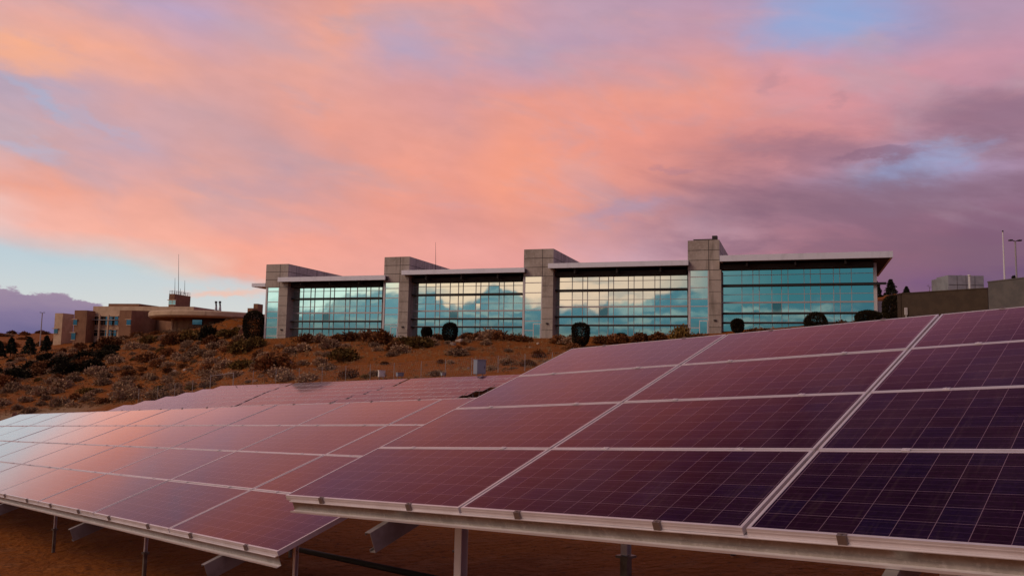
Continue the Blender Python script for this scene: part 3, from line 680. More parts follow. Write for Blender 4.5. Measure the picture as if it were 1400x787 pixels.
stand_box('combiner_box', 546.5, 509.5, 514, 96, 9, .5, 'cabinet', 'small grey box at the dark gap right of the white square box', 'electrical box', 'electrical boxes behind the far arrays')
stand_box('combiner_box', 606, 509.5, 513, 90, 6, .4, 'hvac', 'tiny pale box nearest the tall grey-blue cabinet', 'electrical box', 'electrical boxes behind the far arrays')
stand_box('combiner_box', 397, 519.3, 523, 108, 6, .4, 'hvac', 'tiny pale box at the left, beside the far arrays\' dark gap', 'electrical box', 'electrical boxes behind the far arrays')

# chain-link fence along the foot of the hill
FP = [(192,121),(218,119.5),(241,118),(265,116.3),(289,114.6),(320,112.3),(347,110),(378,107.5),(409.6,105),(441,102.8),(473,100.7),(506.5,98.6),(539,96.7),(576,94.7),(609,93),(645,91.3),(681,89.7),(717.6,88.2),(755,86.6),(795,85)]
fb = [on_ground(p, y) for p, y in FP]
root = thing('chain_link_fence', fb[9], 'thin chain-link fence with slim posts along the foot of the hill behind the arrays', 'fence')
for i, p in enumerate(fb):
    b = MB(); b.tube(p-ZW*.3, p+ZW*(1.95 if i != 4 else 2.2), .035 if i not in (4, 5) else .05, n=6); part('post', b, M['polem'], root)
b = MB()
for p, q_ in zip(fb[:-1], fb[1:]):
    n_ = 14
    for z in (.05, 1.0, 1.9): b.tube(p+ZW*z, q_+ZW*z, .006, n=3)
    for i in range(n_):
        a_ = p.lerp(q_, i/n_); c_ = p.lerp(q_, (i+1)/n_)
        for z0 in (0.05, .97):
            b.tube(a_+ZW*z0, c_+ZW*(z0+.92), .0035, n=3); b.tube(c_+ZW*z0, a_+ZW*(z0+.92), .0035, n=3)
part('wire_mesh', b, M['polem'], root)
b = MB(); b.tube(fb[4]+ZW*2.0, fb[5]+ZW*1.95, .035, n=6); part('top_rail', b, M['polem'], root)

# under-table bits
b = MB(); pa, pb = Vector((-3.6, 12.4, gz(-3.6, 12.4)+.10)), Vector((-.55, 8.6, gz(-.55, 8.6)+.16)); b.tube(pa, pb, .034, n=10); b.tube(pa-ZW*.2, pa+ZW*.05, .02, n=6); b.tube(pb-ZW*.3, pb+ZW*.05, .02, n=6)
tag(link('conduit', b.mesh('conduit', M['rubber'], True)), 'black conduit pipe lying on the red soil beneath the nearest array', 'pipe')
for i, (px, lab) in enumerate([(1000, 'thin steel stake under the nearest array, left of three'), (1060, 'thin steel stake under the nearest array, middle of three'), (1125, 'thin steel stake under the nearest array, right of three')]):
    p = on_ground(px, 9.6); b = MB(); b.box(Vector((0, 0, 0)), XW, YW, ZW, (-.022, -.022, -.3), (.022, .022, .75)); b.box(Vector((0, 0, 0)), XW, YW, ZW, (.022, -.003, -.3), (.04, .003, .75))
    o = link('stake', b.mesh('stake', M['dirty_steel'])); o.location = p; tag(o, lab, 'stake', 'thin stakes under the nearest array')

# ================================================================== the glass office building
TH = R(19); U = Vector((math.cos(TH), -math.sin(TH), 0)); NB = Vector((math.sin(TH), math.cos(TH), 0))
P0 = Vector((-40.2, 150, 0))
def s_px(px, off=0.0, py=410):       # distance along the front (pushed back by off) at bearing px
    dd = ray(px, py); o = P0+NB*off; m = dd.x/dd.y
    return (m*o.y-o.x)/(U.x-m*U.y)
def fz(s, off, px, py):              # height of the point seen at (px, py) on the front plane
    o = P0+U*s+NB*off; return at(px, py, o.y).z
Bc = P0+U*48+NB*12
off_root = thing('office_building', (Bc.x, Bc.y, gz(Bc.x, Bc.y)), 'long modern office building of teal glass bays between concrete stair towers, flat overhanging roofs', 'building')
LV = {  # py of levels at the left end of each bay: top, line, ledge1, line, bar, ledge2, ledge3
 0: (399.6, [393.6, 398.6, 408.2, 419.4, 428.0, 438.7, 448.8]), 1: (564, [386.8, 392.3, 402.8, 415.5, 425.2, 435.3, 446.2]),
 2: (759.6, [378.6, 385.3, 396.8, 410.2, 419.6, 432.3, 444.0]), 3: (987, [369.2, 376.8, 390.0, 402.8, 413.8, 427.8, 440.6])}
MUL = {0: [399.6,414.8,424.8,430.5,442.3,451.4,457,472.6,478.6,488.3,500.4,506.5,517.7,522.7],
 1: [564,582.2,595.4,601.7,615.2,626.6,633,650.5,657,668,682.3,689,701.8,715],
 2: [759.6,782.2,796.6,803.2,819.2,831.7,838.8,858.9,866.8,879,895.3,902.6,917,940],
 3: [987,1014.5,1029.6,1038.2,1055.4,1068.8,1077.7,1099.7,1108.4,1122,1140,1148.8,1164.5,1195]}
def fb_(o_, a_, b_, mb, mi=0): mb.box(o_, U, NB, ZW, a_, b_, mi)
Z0 = Vector((P0.x, P0.y, 0))
bays = {}
for k in range(4):
    px0, ys = LV[k]; s0 = s_px(px0); zs = [fz(s0, 0, px0, y) for y in ys]; zb = zs[-1]-3.2
    ss = [s_px(p) for p in MUL[k]]; bays[k] = (ss, zs)
    gl = MB(); rows = zs+[zb]
    for i in range(len(ss)-1):
        for j in range(len(rows)-1):
            if j == 0 or True:
                a_, b_ = ss[i], ss[i+1]; zt, zl = rows[j], rows[j+1]
                t1, t2, t3, t4 = [random.gauss(0, .0014) for _ in range(4)]
                q = [Z0+U*a_+ZW*zl+NB*t1, Z0+U*b_+ZW*zl+NB*t2, Z0+U*b_+ZW*zt+NB*(t2+t3), Z0+U*a_+ZW*zt+NB*(t1+t3)]
                gl.face(q)
    part('glazing', gl, M['glass'], off_root)
    mu = MB()
    for i, s in enumerate(ss):
        w = .04
        fb_(Z0, (s-w, -.10, zb), (s+w, -.015, zs[0]), mu)
    for j in (1, 3): fb_(Z0, (ss[0], -.096, zs[j]-.035), (ss[-1], -.012, zs[j]+.035), mu)
    fb_(Z0, (ss[0], -.14, zs[4]-.12), (ss[-1], -.013, zs[4]+.12), mu)
    part('mullions', mu, M['mull'], off_root)
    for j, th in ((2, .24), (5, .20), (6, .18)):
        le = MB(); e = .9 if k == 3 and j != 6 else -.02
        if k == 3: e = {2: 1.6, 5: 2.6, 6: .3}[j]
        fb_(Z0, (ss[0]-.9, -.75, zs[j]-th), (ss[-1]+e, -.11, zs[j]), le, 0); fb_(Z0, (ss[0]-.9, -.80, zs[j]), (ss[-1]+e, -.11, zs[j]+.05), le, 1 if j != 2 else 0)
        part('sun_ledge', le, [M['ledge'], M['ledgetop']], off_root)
    # reveal wall by the stair tower and head over glass, shade painted near-black
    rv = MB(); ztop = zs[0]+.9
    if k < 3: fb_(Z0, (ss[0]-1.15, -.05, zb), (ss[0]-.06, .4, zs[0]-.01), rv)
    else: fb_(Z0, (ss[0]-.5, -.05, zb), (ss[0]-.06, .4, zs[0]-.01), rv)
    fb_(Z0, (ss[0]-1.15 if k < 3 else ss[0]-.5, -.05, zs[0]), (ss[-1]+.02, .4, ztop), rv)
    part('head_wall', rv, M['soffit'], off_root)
# roofs
RF = [(378.2, 525, 379.0, 385.0), (547.5, 716, 369.4, 375.4), (748.4, 941, 360.0, 366.5), (984.3, 1222.5, 349.1, 357.2)]
for k, (xa, xb, ya, yb) in enumerate(RF):
    off = -3.2; sa = s_px(xa, off); sb = s_px(xb, off)
    if k < 3: sb = s_px([525, 716, 941][k], off)
    zt = fz(sa, off, xa, ya); zl = fz(sa, off, xa, yb); o_ = Z0
    b = MB(); fb_(o_, (sa, off, zl), (sb, off+.35, zt), b); fb_(o_, (sa, off+.35, zl+.02), (sa+.3, 20, zt), b)
    if k == 3: fb_(o_, (sb-.3, off+.35, zl+.02), (sb, 20, zt), b)
    fb_(o_, (sa+.3, off+.35, zt-.15), (sb-(.3 if k == 3 else 0), 20, zt-.03), b)
    rf = part('roof', b, M['fascia'], off_root)
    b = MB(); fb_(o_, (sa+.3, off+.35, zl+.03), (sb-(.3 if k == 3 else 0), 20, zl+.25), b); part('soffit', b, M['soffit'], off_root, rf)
    # soffit beams
    ss, zs = bays[k]
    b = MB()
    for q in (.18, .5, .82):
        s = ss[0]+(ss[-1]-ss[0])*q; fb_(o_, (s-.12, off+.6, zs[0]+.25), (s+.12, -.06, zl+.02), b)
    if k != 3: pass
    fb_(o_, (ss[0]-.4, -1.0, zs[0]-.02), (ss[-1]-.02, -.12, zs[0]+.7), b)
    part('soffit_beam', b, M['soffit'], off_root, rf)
# body behind the glass
b = MB()
zb_min = min(z[-1] for _, z in bays.values())-4
for k in range(4):
    ss, zs = bays[k]; nx = bays[k+1][0][0]-1.2 if k < 3 else ss[-1]-.05
    fb_(Z0, (ss[0]-1.1, .45, zb_min), (nx, 19, zs[0]+.8), b)
part('rear_walls', b, M['concrete'], off_root)
s_e = bays[3][0][-1]; b = MB(); fb_(Z0, (s_e+.02, -.16, zb_min), (s_e+.42, .4, bays[3][1][0]+.6), b); part('corner_column', b, M['whitefr'], off_root)
# small roof wing at the far left end
sa, sb = s_px(347.6, 4), s_px(366, 4); z_ = fz(sa, 4, 347.6, 388); b = MB(); fb_(Z0, (sa, 3, z_-.65), (sb, 16, z_), b)
part('roof', b, M['fascia'], off_root)
# stair towers
TW = [((363.9, 394.2), (364.3, 381.2), (381.2, 393.0), 361.4, 393.0), ((525.2, 559.5), (525.2, 545.6), (545.6, 558.4), 351.5, 386.3),
      ((716, 756.4), (716.4, 741), (741, 756.0), 341.0, 378.0), ((940.3, 983.6), (943, 969.0), (969.0, 985.9), 329.0, 369.6)]
for k, (cap, gs, pr, yt, yg) in enumerate(TW):
    off = -2.0; c0_, c1_ = s_px(cap[0], off, 370), s_px(cap[1], off, 370); g0, g1 = s_px(gs[0], off, 410)-.1, s_px(gs[1], off, 410); p0, p1 = g1, s_px(pr[1], off, 400)
    zt = fz(c0_, off, cap[0], yt); zg = fz(c0_, off, cap[0], yg); zb = zt-(16.5 if k < 2 else 17.5)
    dep = 17
    b = MB(); fb_(Z0, (c0_, off, zg), (c1_, dep, zt), b)
    # pour joints
    e_ = .012; h = zt-zg; fb0 = fb_; fj = lambda o_, a_, c_, m_: fb0(o_, a_, c_, m_, 1)
    for q in (1/3, 2/3): fj(Z0, (c0_+.01, off-e_, zg+h*q-.04), (c1_-.01, off-.001, zg+h*q+.04), b); fj(Z0, (c1_+.001, off+.05, zg+h*q-.04), (c1_+e_, dep-.1, zg+h*q+.04), b)
    fj(Z0, (p0-.04, off-e_-.001, zg+.01), (p0+.04, off-.001, zt-.02), b)
    fj(Z0, (c0_+.01, off-e_-.002, zg-.03), (c1_-.01, off-.001, zg+.04), b)
    for q in range(4): fj(Z0, (c1_+.001, off+2.5+q*3.4, zg), (c1_+e_-.003, off+2.58+q*3.4, zt-.02), b)
    cp = part('tower_cap', b, [M['concrete'], M['joint']], off_root)
    b = MB(); fb_(Z0, (p0, off+.01, zb), (p1, dep-.1, zg-.004), b); zz = zg-1.5
    while zz > zb+1: fj(Z0, (p0+.02, off-.004, zz-.03), (p1-.02, off+.008, zz+.03), b); zz -= 1.75
    pier = part('tower_pier', b, [M['concrete'], M['joint']], off_root)
    # glass strip with white frame
    zz = [zg-.05, zg-(1.0 if k else .7), zg-2.6, zg-4.3, zg-5.4, zg-7.1, zg-8.6, zg-11.6]
    gm = MB()
    for a_, c_ in zip(zz[:-1], zz[1:]):
        t1, t2 = random.gauss(0, .002), random.gauss(0, .002)
        gm.face([Z0+U*g0+ZW*c_+NB*(off+.15), Z0+U*g1+ZW*c_+NB*(off+.15+t1), Z0+U*g1+ZW*a_+NB*(off+.15+t1+t2), Z0+U*g0+ZW*a_+NB*(off+.15+t2)])
    gp = part('stair_glazing', gm, M['glass'], off_root)
    b = MB()
    for z in zz[1:-1]: fb_(Z0, (g0+.2, off+.06, z-.06), (g1-.15, off+.145, z+.06), b)
    fb_(Z0, (g0-.12, off+.02, zz[-1]), (g0+.2, off+.35, zg-.01), b); fb_(Z0, (g1-.15, off+.02, zz[-1]), (g1-.005, off+.14, zg-.01), b)
    part('window_frame', b, M['whitefr'], off_root, gp)
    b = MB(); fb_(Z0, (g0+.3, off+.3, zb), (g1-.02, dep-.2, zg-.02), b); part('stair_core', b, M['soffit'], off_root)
    if k:
        dw = 1.15; x_ = g1-.15-dw; zf = zg-7.5
        b = MB(); fb_(Z0, (x_-.1, off-.06, zz[-1]), (x_, off+.01, zf), b); fb_(Z0, (x_+dw-.1, off-.06, zz[-1]), (x_+dw, off+.01, zf), b); fb_(Z0, (x_, off-.06, zf-.12), (x_+dw-.1, off+.01, zf), b)
        dr = part('door_frame', b, M['white'], off_root)
        b = MB(); b.face([Z0+U*x_+ZW*zz[-1]+NB*off, Z0+U*(x_+dw-.1)+ZW*zz[-1]+NB*off, Z0+U*(x_+dw-.1)+ZW*(zf-.12)+NB*off, Z0+U*x_+ZW*(zf-.12)+NB*off]); part('door', b, M['glass'], off_root, dr)
    b = MB(); fb_(Z0, (p0+(p1-p0)*.4, off-.22, zg-7.6), (p0+(p1-p0)*.62, off-.01, zg-7.4), b); part('wall_lamp', b, M['darkmetal'], off_root, pier)
    if k == 3:
        b = MB(); fb_(Z0, (c0_+.8, off+.3, zt), (c1_-.3, dep-1, zt+.22), b); fb_(Z0, (c1_-1.1, off+.5, zt+.22), (c1_-.35, off+1.5, zt+.72), b); part('roof_vent', b, M['darkmetal'], off_root)
b = MB(); p = at(596, 368, 150); b.tube(p-ZW*1, at(595.5, 331, 150), .06, .02, n=6); part('roof_mast', b, M['darkmetal'], off_root)

# ================================================================== adobe-coloured building on the left
BB = R(12); DL = Vector((-math.cos(BB), math.sin(BB), 0)); DR = Vector((math.sin(BB), math.cos(BB), 0))
def walk(c, dvec, px):      # how far from c along dvec until bearing px
    dd = ray(px, 450); m = dd.x/dd.y
    return (m*c.y-c.x)/(dvec.x-m*dvec.y)
c_ = at(120, 455, 225)
left_root = thing('stucco_building', (c_.x, c_.y, gz(c_.x, c_.y)), 'low brown stucco building with a round canopy and rooftop antennas on the left ridge', 'building')
def blk(name, pxc, ytop, ybot, Y, pxl, pxr, mat_, drop=3.0, parent=None):
    c = at(pxc, (ytop+ybot)/2, Y); zt = at(pxc, ytop, Y).z; zb = at(pxc, ybot, Y).z-drop
    wl = walk(c, DL, pxl); wr = walk(c, DR, pxr); o = Vector((c.x, c.y, 0))
    b = MB(); b.box(o, DL, DR, ZW, (0, 0, zb), (wl, wr, zt)); 
    return part(name, b, mat_, left_root, parent), o, wl, wr
def lwin(o, px0, px1, y0, y1, Y, parent, mat_=None, mull=0, proud=.12):
    c = o; s0, s1 = walk(c-DR*proud, DL, px1), walk(c-DR*proud, DL, px0); q = c+DL*((s0+s1)/2)
    z0, z1 = at((px0+px1)/2, y1, q.y).z, at((px0+px1)/2, y0, q.y).z
    b = MB(); b.box(c, DL, DR, ZW, (s0, -proud, z0), (s1, -proud+.06, z1)); w = part('window', b, mat_ or M['glassd'], left_root, parent)
    b = MB(); t_ = .09
    b.box(c, DL, DR, ZW, (s0-.25, -proud-.4, z1+.02), (s1+.25, -.002, z1+.22)); b.box(c, DL, DR, ZW, (s0-.1, -proud-.05, z0-.15), (s1+.1, -.002, z0-.02))
    for i in range(mull): s = s0+(s1-s0)*(i+1)/(mull+1); b.box(c, DL, DR, ZW, (s-t_/2, -proud-.05, z0), (s+t_/2, -proud-.003, z1))
    if mull: b.box(c, DL, DR, ZW, (s0, -proud-.055, z0+(z1-z0)*.62-.05), (s1, -proud-.004, z0+(z1-z0)*.62+.05))
    part('frame', b, M['stucco_tan'], left_root, parent)
    return w
wA, oA, *_ = blk('wing', 84.6, 427.9, 469, 228, 73.8, 100, M['stucco_tan'])
lwin(oA, 73.9, 78.8, 449.5, 455.5, 228, wA)
wB, oB, *_ = blk('wing', 117.8, 424, 466, 222, 100.3, 129, M['stucco_brown'])
lwin(oB, 99.5, 104.5, 437, 444, 222, wB); lwin(oB, 98, 103.5, 455, 464, 222, wB)
wC, oC, *_ = blk('wing', 163, 424.8, 462, 224, 118, 170, M['stucco_tan'])
lwin(oC, 127, 160.5, 432.5, 444, 224, wC, mull=6); lwin(oC, 121, 159, 451, 459, 224, wC, mull=4)
b = MB()
for px in (136, 148): s = walk(oC-DR*.9, DL, px); b.box(oC, DL, DR, ZW, (s-.2, -1.3, oC.z+at(148, 470, 222).z), (s+.2, -.9, at(148, 430, 222).z))
part('buttress', b, M['stucco_tan'], left_root, wC)
b = MB(); s0, s1 = walk(oC, DL, 162), walk(oC, DL, 118); z = at(140, 437, 224).z; b.box(oC, DL, DR, ZW, (s0, -1.5, z-.1), (s1, -.16, z+.05)); part('sun_shade', b, M['polem'], left_root, wC)
wD, oD, *_ = blk('wing', 179, 424, 460, 214, 162, 200, M['stucco_brown'])
lwin(oD, 172.3, 178, 437, 444, 214, wD)
# rounded right side of that wing
cD = at(196, 440, 222); b = MB(); zt, zb = at(196, 425.5, 222).z, at(196, 460, 222).z-3
b.tube((cD.x, cD.y, zb), (cD.x, cD.y, zt), 3.4, n=28); part('curved_wall', b, M['stucco_brown'], left_root)
blk('upper_storey', 264.6, 419, 430, 232, 125.4, 300, M['stucco_tan'], drop=2)
blk('roof_storey', 190, 415, 421, 245, 146, 215, M['stucco_brown'], drop=1)
wT, oT, *_ = blk('roof_tower', 238.3, 401.5, 420, 236, 228.3, 258, M['stucco_brown'], drop=1)
lwin(oT, 228.6, 237.6, 410.6, 416, 236, wT, M['litwin'], mull=1, proud=.1)
zt = at(238.3, 401.5, 236).z
b = MB(); cc = [oT+DL*.1+DR*.1, oT+DL*walk(oT, DL, 229), oT+DL*walk(oT, DL, 229)+DR*walk(oT, DR, 257), oT+DR*walk(oT, DR, 257)]
for p, q_ in zip(cc, cc[1:]+cc[:1]):
    for z in (.45, .9): b.tube(p+ZW*(zt+z), q_+ZW*(zt+z), .035, n=4)
    k_ = max(2, int((q_-p).length/1.0))
    for i in range(k_+1): b.tube(p.lerp(q_, i/k_)+ZW*zt, p.lerp(q_, i/k_)+ZW*(zt+1), .04, n=4)
part('railing', b, M['polem'], left_root, wT)
for px, y in ((239, 379.6), (244, 347.5), (252.4, 383), (246.5, 394)):
    p = at(px, 403, 238.5); b = MB(); b.tube((p.x, p.y, zt), tuple(at(px+.3, y, 238.5)), .09, .035, n=5); part('antenna', b, M['darkmetal'], left_root, wT)
b = MB(); pa, pb = at(200, 440, 226), at(246, 440, 214); b.prism([Vector((pa.x, pa.y, at(220, 470, 220).z)), Vector((pb.x, pb.y, at(220, 470, 220).z)), Vector((pb.x, pb.y, at(246, 428, 214).z)), Vector((pa.x, pa.y, at(200, 427, 226).z))], Vector((.5, 1.5, 0)))
part('link_wall', b, M['stucco_brown'], left_root)
# disc canopy
cd = at(292, 432, 205); rad = 82/FPX*205; zt = at(292, 424.4, 205-rad*.96).z; hh = 1.35
b = MB(); nn = 64; base_i = []
for ring, (r_, z) in enumerate([(rad-.8, zt-hh-.25), (rad-.25, zt-hh), (rad, zt-hh+.25), (rad, zt-.25), (rad-.25, zt), (rad-1.5, zt+.05)]):
    base_i.append(len(b.v)); b.v += [(cd.x+r_*math.cos(2*math.pi*i/nn), cd.y+r_*math.sin(2*math.pi*i/nn), z) for i in range(nn)]
for r_ in range(5):
    for i in range(nn): j = (i+1) % nn; b.f.append((base_i[r_]+i, base_i[r_]+j, base_i[r_+1]+j, base_i[r_+1]+i)); b.m.append(0)
b.f.append(tuple(base_i[0]+i for i in range(nn))); b.m.append(1); b.f.append(tuple(base_i[5]+i for i in range(nn))); b.m.append(0)
can = part('round_canopy', b, [M['stucco_tan'], M['stucco_brown']], left_root)
for px in (236, 287, 304): 
    p = at(px, 440, 198); b = MB(); b.tube((p.x, p.y, gz(p.x, p.y)-1), (p.x, p.y, zt-hh-.05), .3, n=12); part('column', b, M['stucco_tan'], left_root, can)
b = MB(); b.tube((cd.x, cd.y, zt-8), (cd.x, cd.y, zt-hh-.26), rad*.62, n=40); rw = part('recessed_wall', b, M['stucco_brown'], left_root)
p = at(270, 440, cd.y-rad*.63); b = MB(); b.box(Vector((p.x, p.y, 0)), XW, YW, ZW, (-1.1, -.2, p.z-.6), (1.1, .2, p.z+.5)); part('window', b, M['glassd'], left_root, rw)
for px in (295.3, 300.7):
    p = at(px, 424, 215); q_ = at(px, 414, 215); b = MB(); b.tube(p-ZW*.5, p+ZW*1.1, .42, .22, n=10, mi=1); b.tube(p+ZW*1.1, q_, .22, .2, n=10); b.tube(q_, q_+ZW*.45, .34, .3, n=10); part('roof_vent', b, [M['darkmetal'], M['hvac']], left_root)
blk('parapet_block', 352, 415, 430, 210, 345, 358, M['stucco_brown']); blk('parapet_block', 345, 421, 432, 208, 337, 350, M['stucco_brown'])

# ================================================================== service yard at the right
c_ = on_ground(1290, 104)
def yard_wall(name, px0, px1, ytop0, Y0, Y1, mt, label, capm=None):
    a_, b_ = at(px0, ytop0, Y0), None
    d1 = ray(px1, 420); b_ = Vector((d1.x/d1.y*Y1, Y1, a_.z)); a0 = Vector((a_.x, a_.y, 0)); dr_ = (Vector((b_.x, b_.y, 0))-a0); Ln = dr_.length; dr_.normalize(); nn_ = Vector((-dr_.y, dr_.x, 0))
    root = thing(name, (a_.x, a_.y, gz(a_.x, a_.y)), label, 'wall')
    b = MB(); b.box(a0, dr_, nn_, ZW, (0, 0, gz(a_.x, a_.y)-4), (Ln, .4, a_.z-.12)); part('wall', b, mt, root)
    b = MB(); b.box(a0, dr_, nn_, ZW, (-.05, -.06, a_.z-.12), (Ln+.05, .46, a_.z)); part('coping', b, mt, root)
    return a_, b_
yard_wall('yard_wall', 1230, 1351, 400.5, 104, 96, M['block'], 'dark brown block wall screening the yard right of the glass building')
yard_wall('yard_wall', 1350.5, 1470, 384.6, 94, 84, M['greywall'], 'taller grey block wall at the right edge of the view')
yard_wall('yard_wall', 1231.5, 1229, 401, 103.8, 112, M['block'], 'short dark return wall behind the round trees at the right')
def hv(px0, px1, yt, yb, Y, label, split=2):
    a_ = at(px0, yb, Y); w = (px1-px0)/FPX*Y; zt = at(px0, yt, Y).z
    root = thing('cooling_unit', (a_.x+w/2, a_.y, gz(a_.x, a_.y)), label, 'cooling unit', 'pale cooling units behind the yard wall')
    b = MB(); o = Vector((a_.x, a_.y, 0)); b.box(o, XW, YW, ZW, (0, 0, gz(a_.x, a_.y)-.3), (w, 3, zt)); hs = part('housing', b, M['hvac'], root)
    b = MB()
    for i in range(1, split+1): b.box(o, XW, YW, ZW, (w*i/(split+1)-.02, -.02, a_.z), (w*i/(split+1)+.02, -.002, zt-.05))
    b.box(o, XW, YW, ZW, (.05, -.025, (a_.z+zt)/2-.03), (w-.05, -.004, (a_.z+zt)/2+.03)); part('seam', b, M['joint'], root, hs)
    b = MB(); b.tube((a_.x+w*.5, a_.y+1.5, zt), (a_.x+w*.5, a_.y+1.5, zt+.18), min(.25, w*.2), n=14); part('fan', b, M['darkmetal'], root)
hv(1289.5, 1301, 379.5, 402, 111, 'narrow pale cooling unit, left of the larger one above the brown wall', 1)
hv(1297, 1346, 376.0, 402, 108, 'wide pale grey cooling unit above the brown wall', 3)
p = at(1326, 402, 106); b = MB(); b.tube((0, 0, -3), (0, 0, at(1326, 377, 106).z-p.z), .13, n=8); b.tube((0, 0, at(1326, 377, 106).z-p.z), (0, 0, at(1326, 375.5, 106).z-p.z), .2, n=8)
o = link('vent_pipe', b.mesh('vent_pipe', M['white'])); o.location = p; tag(o, 'white vent pipe standing before the wide cooling unit', 'pipe')
a_ = at(1239, 428, 103); b = MB(); b.box(Vector((0, 0, 0)), XW, YW, ZW, (-.16, 0, -.2), (-.03, .12, .62)); b.box(Vector((0, 0, 0)), XW, YW, ZW, (.03, 0, -.2), (.16, .12, .62)); b.box(Vector((0, 0, 0)), XW, YW, ZW, (-.16, .02, .62), (.16, .1, .7))
b.box(Vector((0, 0, 0)), XW, YW, ZW, (-.04, .02, -2.5), (.04, .1, -.2)); o = link('small_sign', b.mesh('small_sign', M['white'])); o.location = a_; tag(o, 'small white post sign at the foot of the brown wall', 'sign')
# corrugated white screen
a_ = at(1201, 425, 122); z1 = at(1201, 411.5, 122).z; b = MB()
for i in range(14): b.box(Vector((0, 0, 0)), XW, YW, ZW, (i*.13, 0, -1), (i*.13+.09, .09, z1-a_.z)); 
b.box(Vector((0, 0, 0)), XW, YW, ZW, (0, .09, -1), (14*.13, .13, z1-a_.z-.05)); o = link('ribbed_screen', b.mesh('ribbed_screen', M['white'])); o.location = a_; tag(o, 'pale ribbed metal screen right of the glass building corner', 'screen')
def pole(name, px, y0, y1, Y, r0, r1, label, cat, lamp=0, mt='polem'):
    p = at(px, y1, Y); gzv = gz(p.x, p.y); root = thing(name, (p.x, p.y, min(gzv, p.z)), label, cat)
    top = at(px, y0, Y); top = Vector((p.x, p.y, top.z)); b = MB(); b.tube((p.x, p.y, min(gzv, p.z)-.5), top, r0, r1, n=10); part('mast', b, M[mt], root)
    if lamp:
        b = MB()
        for sx in (-1, 1):
            b.tube(top, top+Vector((sx*lamp*.5, 0, .12)), .05, n=6); b.box(top+Vector((sx*lamp*.55, 0, .1)), XW, YW, ZW, (-lamp*.4 if sx < 0 else -.05, -.18, -.06), (.05 if sx < 0 else lamp*.4, .18, .08))
        part('lamp_head', b, M['darkmetal'], root)
    else:
        b = MB(); b.tube(top, top+ZW*.16, .09, n=8); part('finial', b, M['darkmetal'], root)
pole('street_lamp', 1391.8, 330, 425, 92, .10, .08, 'tall twin-headed lamp post at the right edge, beside the flagpole', 'street lamp', lamp=.7)
pole('flagpole', 1374.2, 317, 400, 99, .13, .06, 'bare white flagpole rising behind the grey wall', 'flagpole', mt='white')
pole('street_lamp', 54.5, 427.5, 472, 232, .16, .12, 'distant lamp post left of the brown stucco building', 'street lamp', lamp=.7)

# ================================================================== vegetation
def leaf_cloud(fn, count, size, seed, mi=0, asp=.5):
    """many small leaf faces; fn(rng) gives (position, outward direction)"""
    g = np.random.default_rng(seed); b = MB()
    for _ in range(count):
        p, o = fn(g); o = Vector(o).normalized(); j = Vector(g.normal(0, .55, 3)); u = (o+j).normalized(); s = size*g.uniform(.6, 1.4)
        w = u.orthogonal().normalized(); w.rotate(Matrix.Rotation(g.uniform(0, 6.28), 3, u)); p = Vector(p)
        b.v += [tuple(p-w*s*asp), tuple(p+w*s*asp), tuple(p+u*s+w*s*asp*.2)]; i = len(b.v); b.f.append((i-3, i-2, i-1)); b.m.append(mi)
    return b
def dome_fn(rx, h, lob):
    def f(g):
        a = g.uniform(0, 2*math.pi); c = g.uniform(0, 1)**.8; s = math.sqrt(max(0, 1-c*c)); k = g.uniform(.5, 1.0)**.6*(1+(g.random() < .12)*g.uniform(.05, .3))
        l = 1+sum(am*math.sin(n_*a+ph)*(1-.5*c) for n_, am, ph in lob)
        p = (rx*s*k*l*math.cos(a), rx*s*k*l*math.sin(a), h*c*k*l); return p, (p[0]/rx, p[1]/rx, p[2]/h+.25)
    return f
def bare(mb): # leaf mesh without the normal recalculation
    me = bpy.data.meshes.new('foliage'); me.from_pydata(mb.v, [], mb.f); return me
def shrub_meshes(kind, mat_, nv, rx, h, cnt, size):
    out = []
    for i in range(nv):
        g = np.random.default_rng(100+i+hash(kind) % 50 if False else 100+i+len(kind)*7)
        lob = [(k, g.uniform(.08, .24), g.uniform(0, 6)) for k in (2, 3, 5, 7, 11)]
        f = bare(leaf_cloud(dome_fn(rx, h, lob), cnt, size, 50+i+len(kind)*13)); f.materials.append(mat_); f.name = 'foliage'
        b = MB()
        for k in range(9):
            a = g.uniform(0, 6.28); r_ = g.uniform(.4, .8); b.tube((0, 0, -.15), (rx*r_*math.cos(a), rx*r_*math.sin(a), h*g.uniform(.4, .8)), .03, .012, n=4)
        s_ = b.mesh('stems', M['stem']); out.append((f, s_))
    return out
SH = {'sage': shrub_meshes('sage', M['sage'], 5, .8, .72, 1500, .15), 'rust': shrub_meshes('rusty', M['rust'], 3, .8, .85, 1300, .17),
      'olive': shrub_meshes('olives', M['olive'], 3, .85, .75, 1400, .16), 'dark': shrub_meshes('juniper', M['juniper'], 3, .85, .85, 1700, .2)}
LABS = {'sage': ('sagebrush', 'grey-tan dome of sagebrush on the orange slope', 'shrub', 'sagebrush clumps scattered over the hillside'),
        'rust': ('brushwood', 'rust-brown dry bush on the orange slope', 'shrub', 'rust-brown bushes on the hillside'),
        'olive': ('olive_bush', 'olive-yellow rounded bush on the upper slope', 'shrub', 'olive-yellow bushes near the ridge'),
        'dark': ('juniper', 'low dark juniper mound on the left slope', 'shrub', 'dark juniper mounds on the hillside')}
def shrub(kind, x, y, s, sz=1.0, label=None, group=True, dz=-.05):
    nm, lab, cat, grp = LABS[kind]; f, st = SH[kind][random.randrange(len(SH[kind]))]
    root = link(nm, f); root.location = (x, y, gz(x, y)+dz*s); root.scale = (s*random.uniform(.9, 1.15), s*random.uniform(.9, 1.15), s*sz*random.uniform(.85, 1.1)); root.rotation_euler = (0, 0, random.uniform(0, 6.28))
    tag(root, label or lab, cat, grp if group else None)
    link('stems', st, root)
    return root
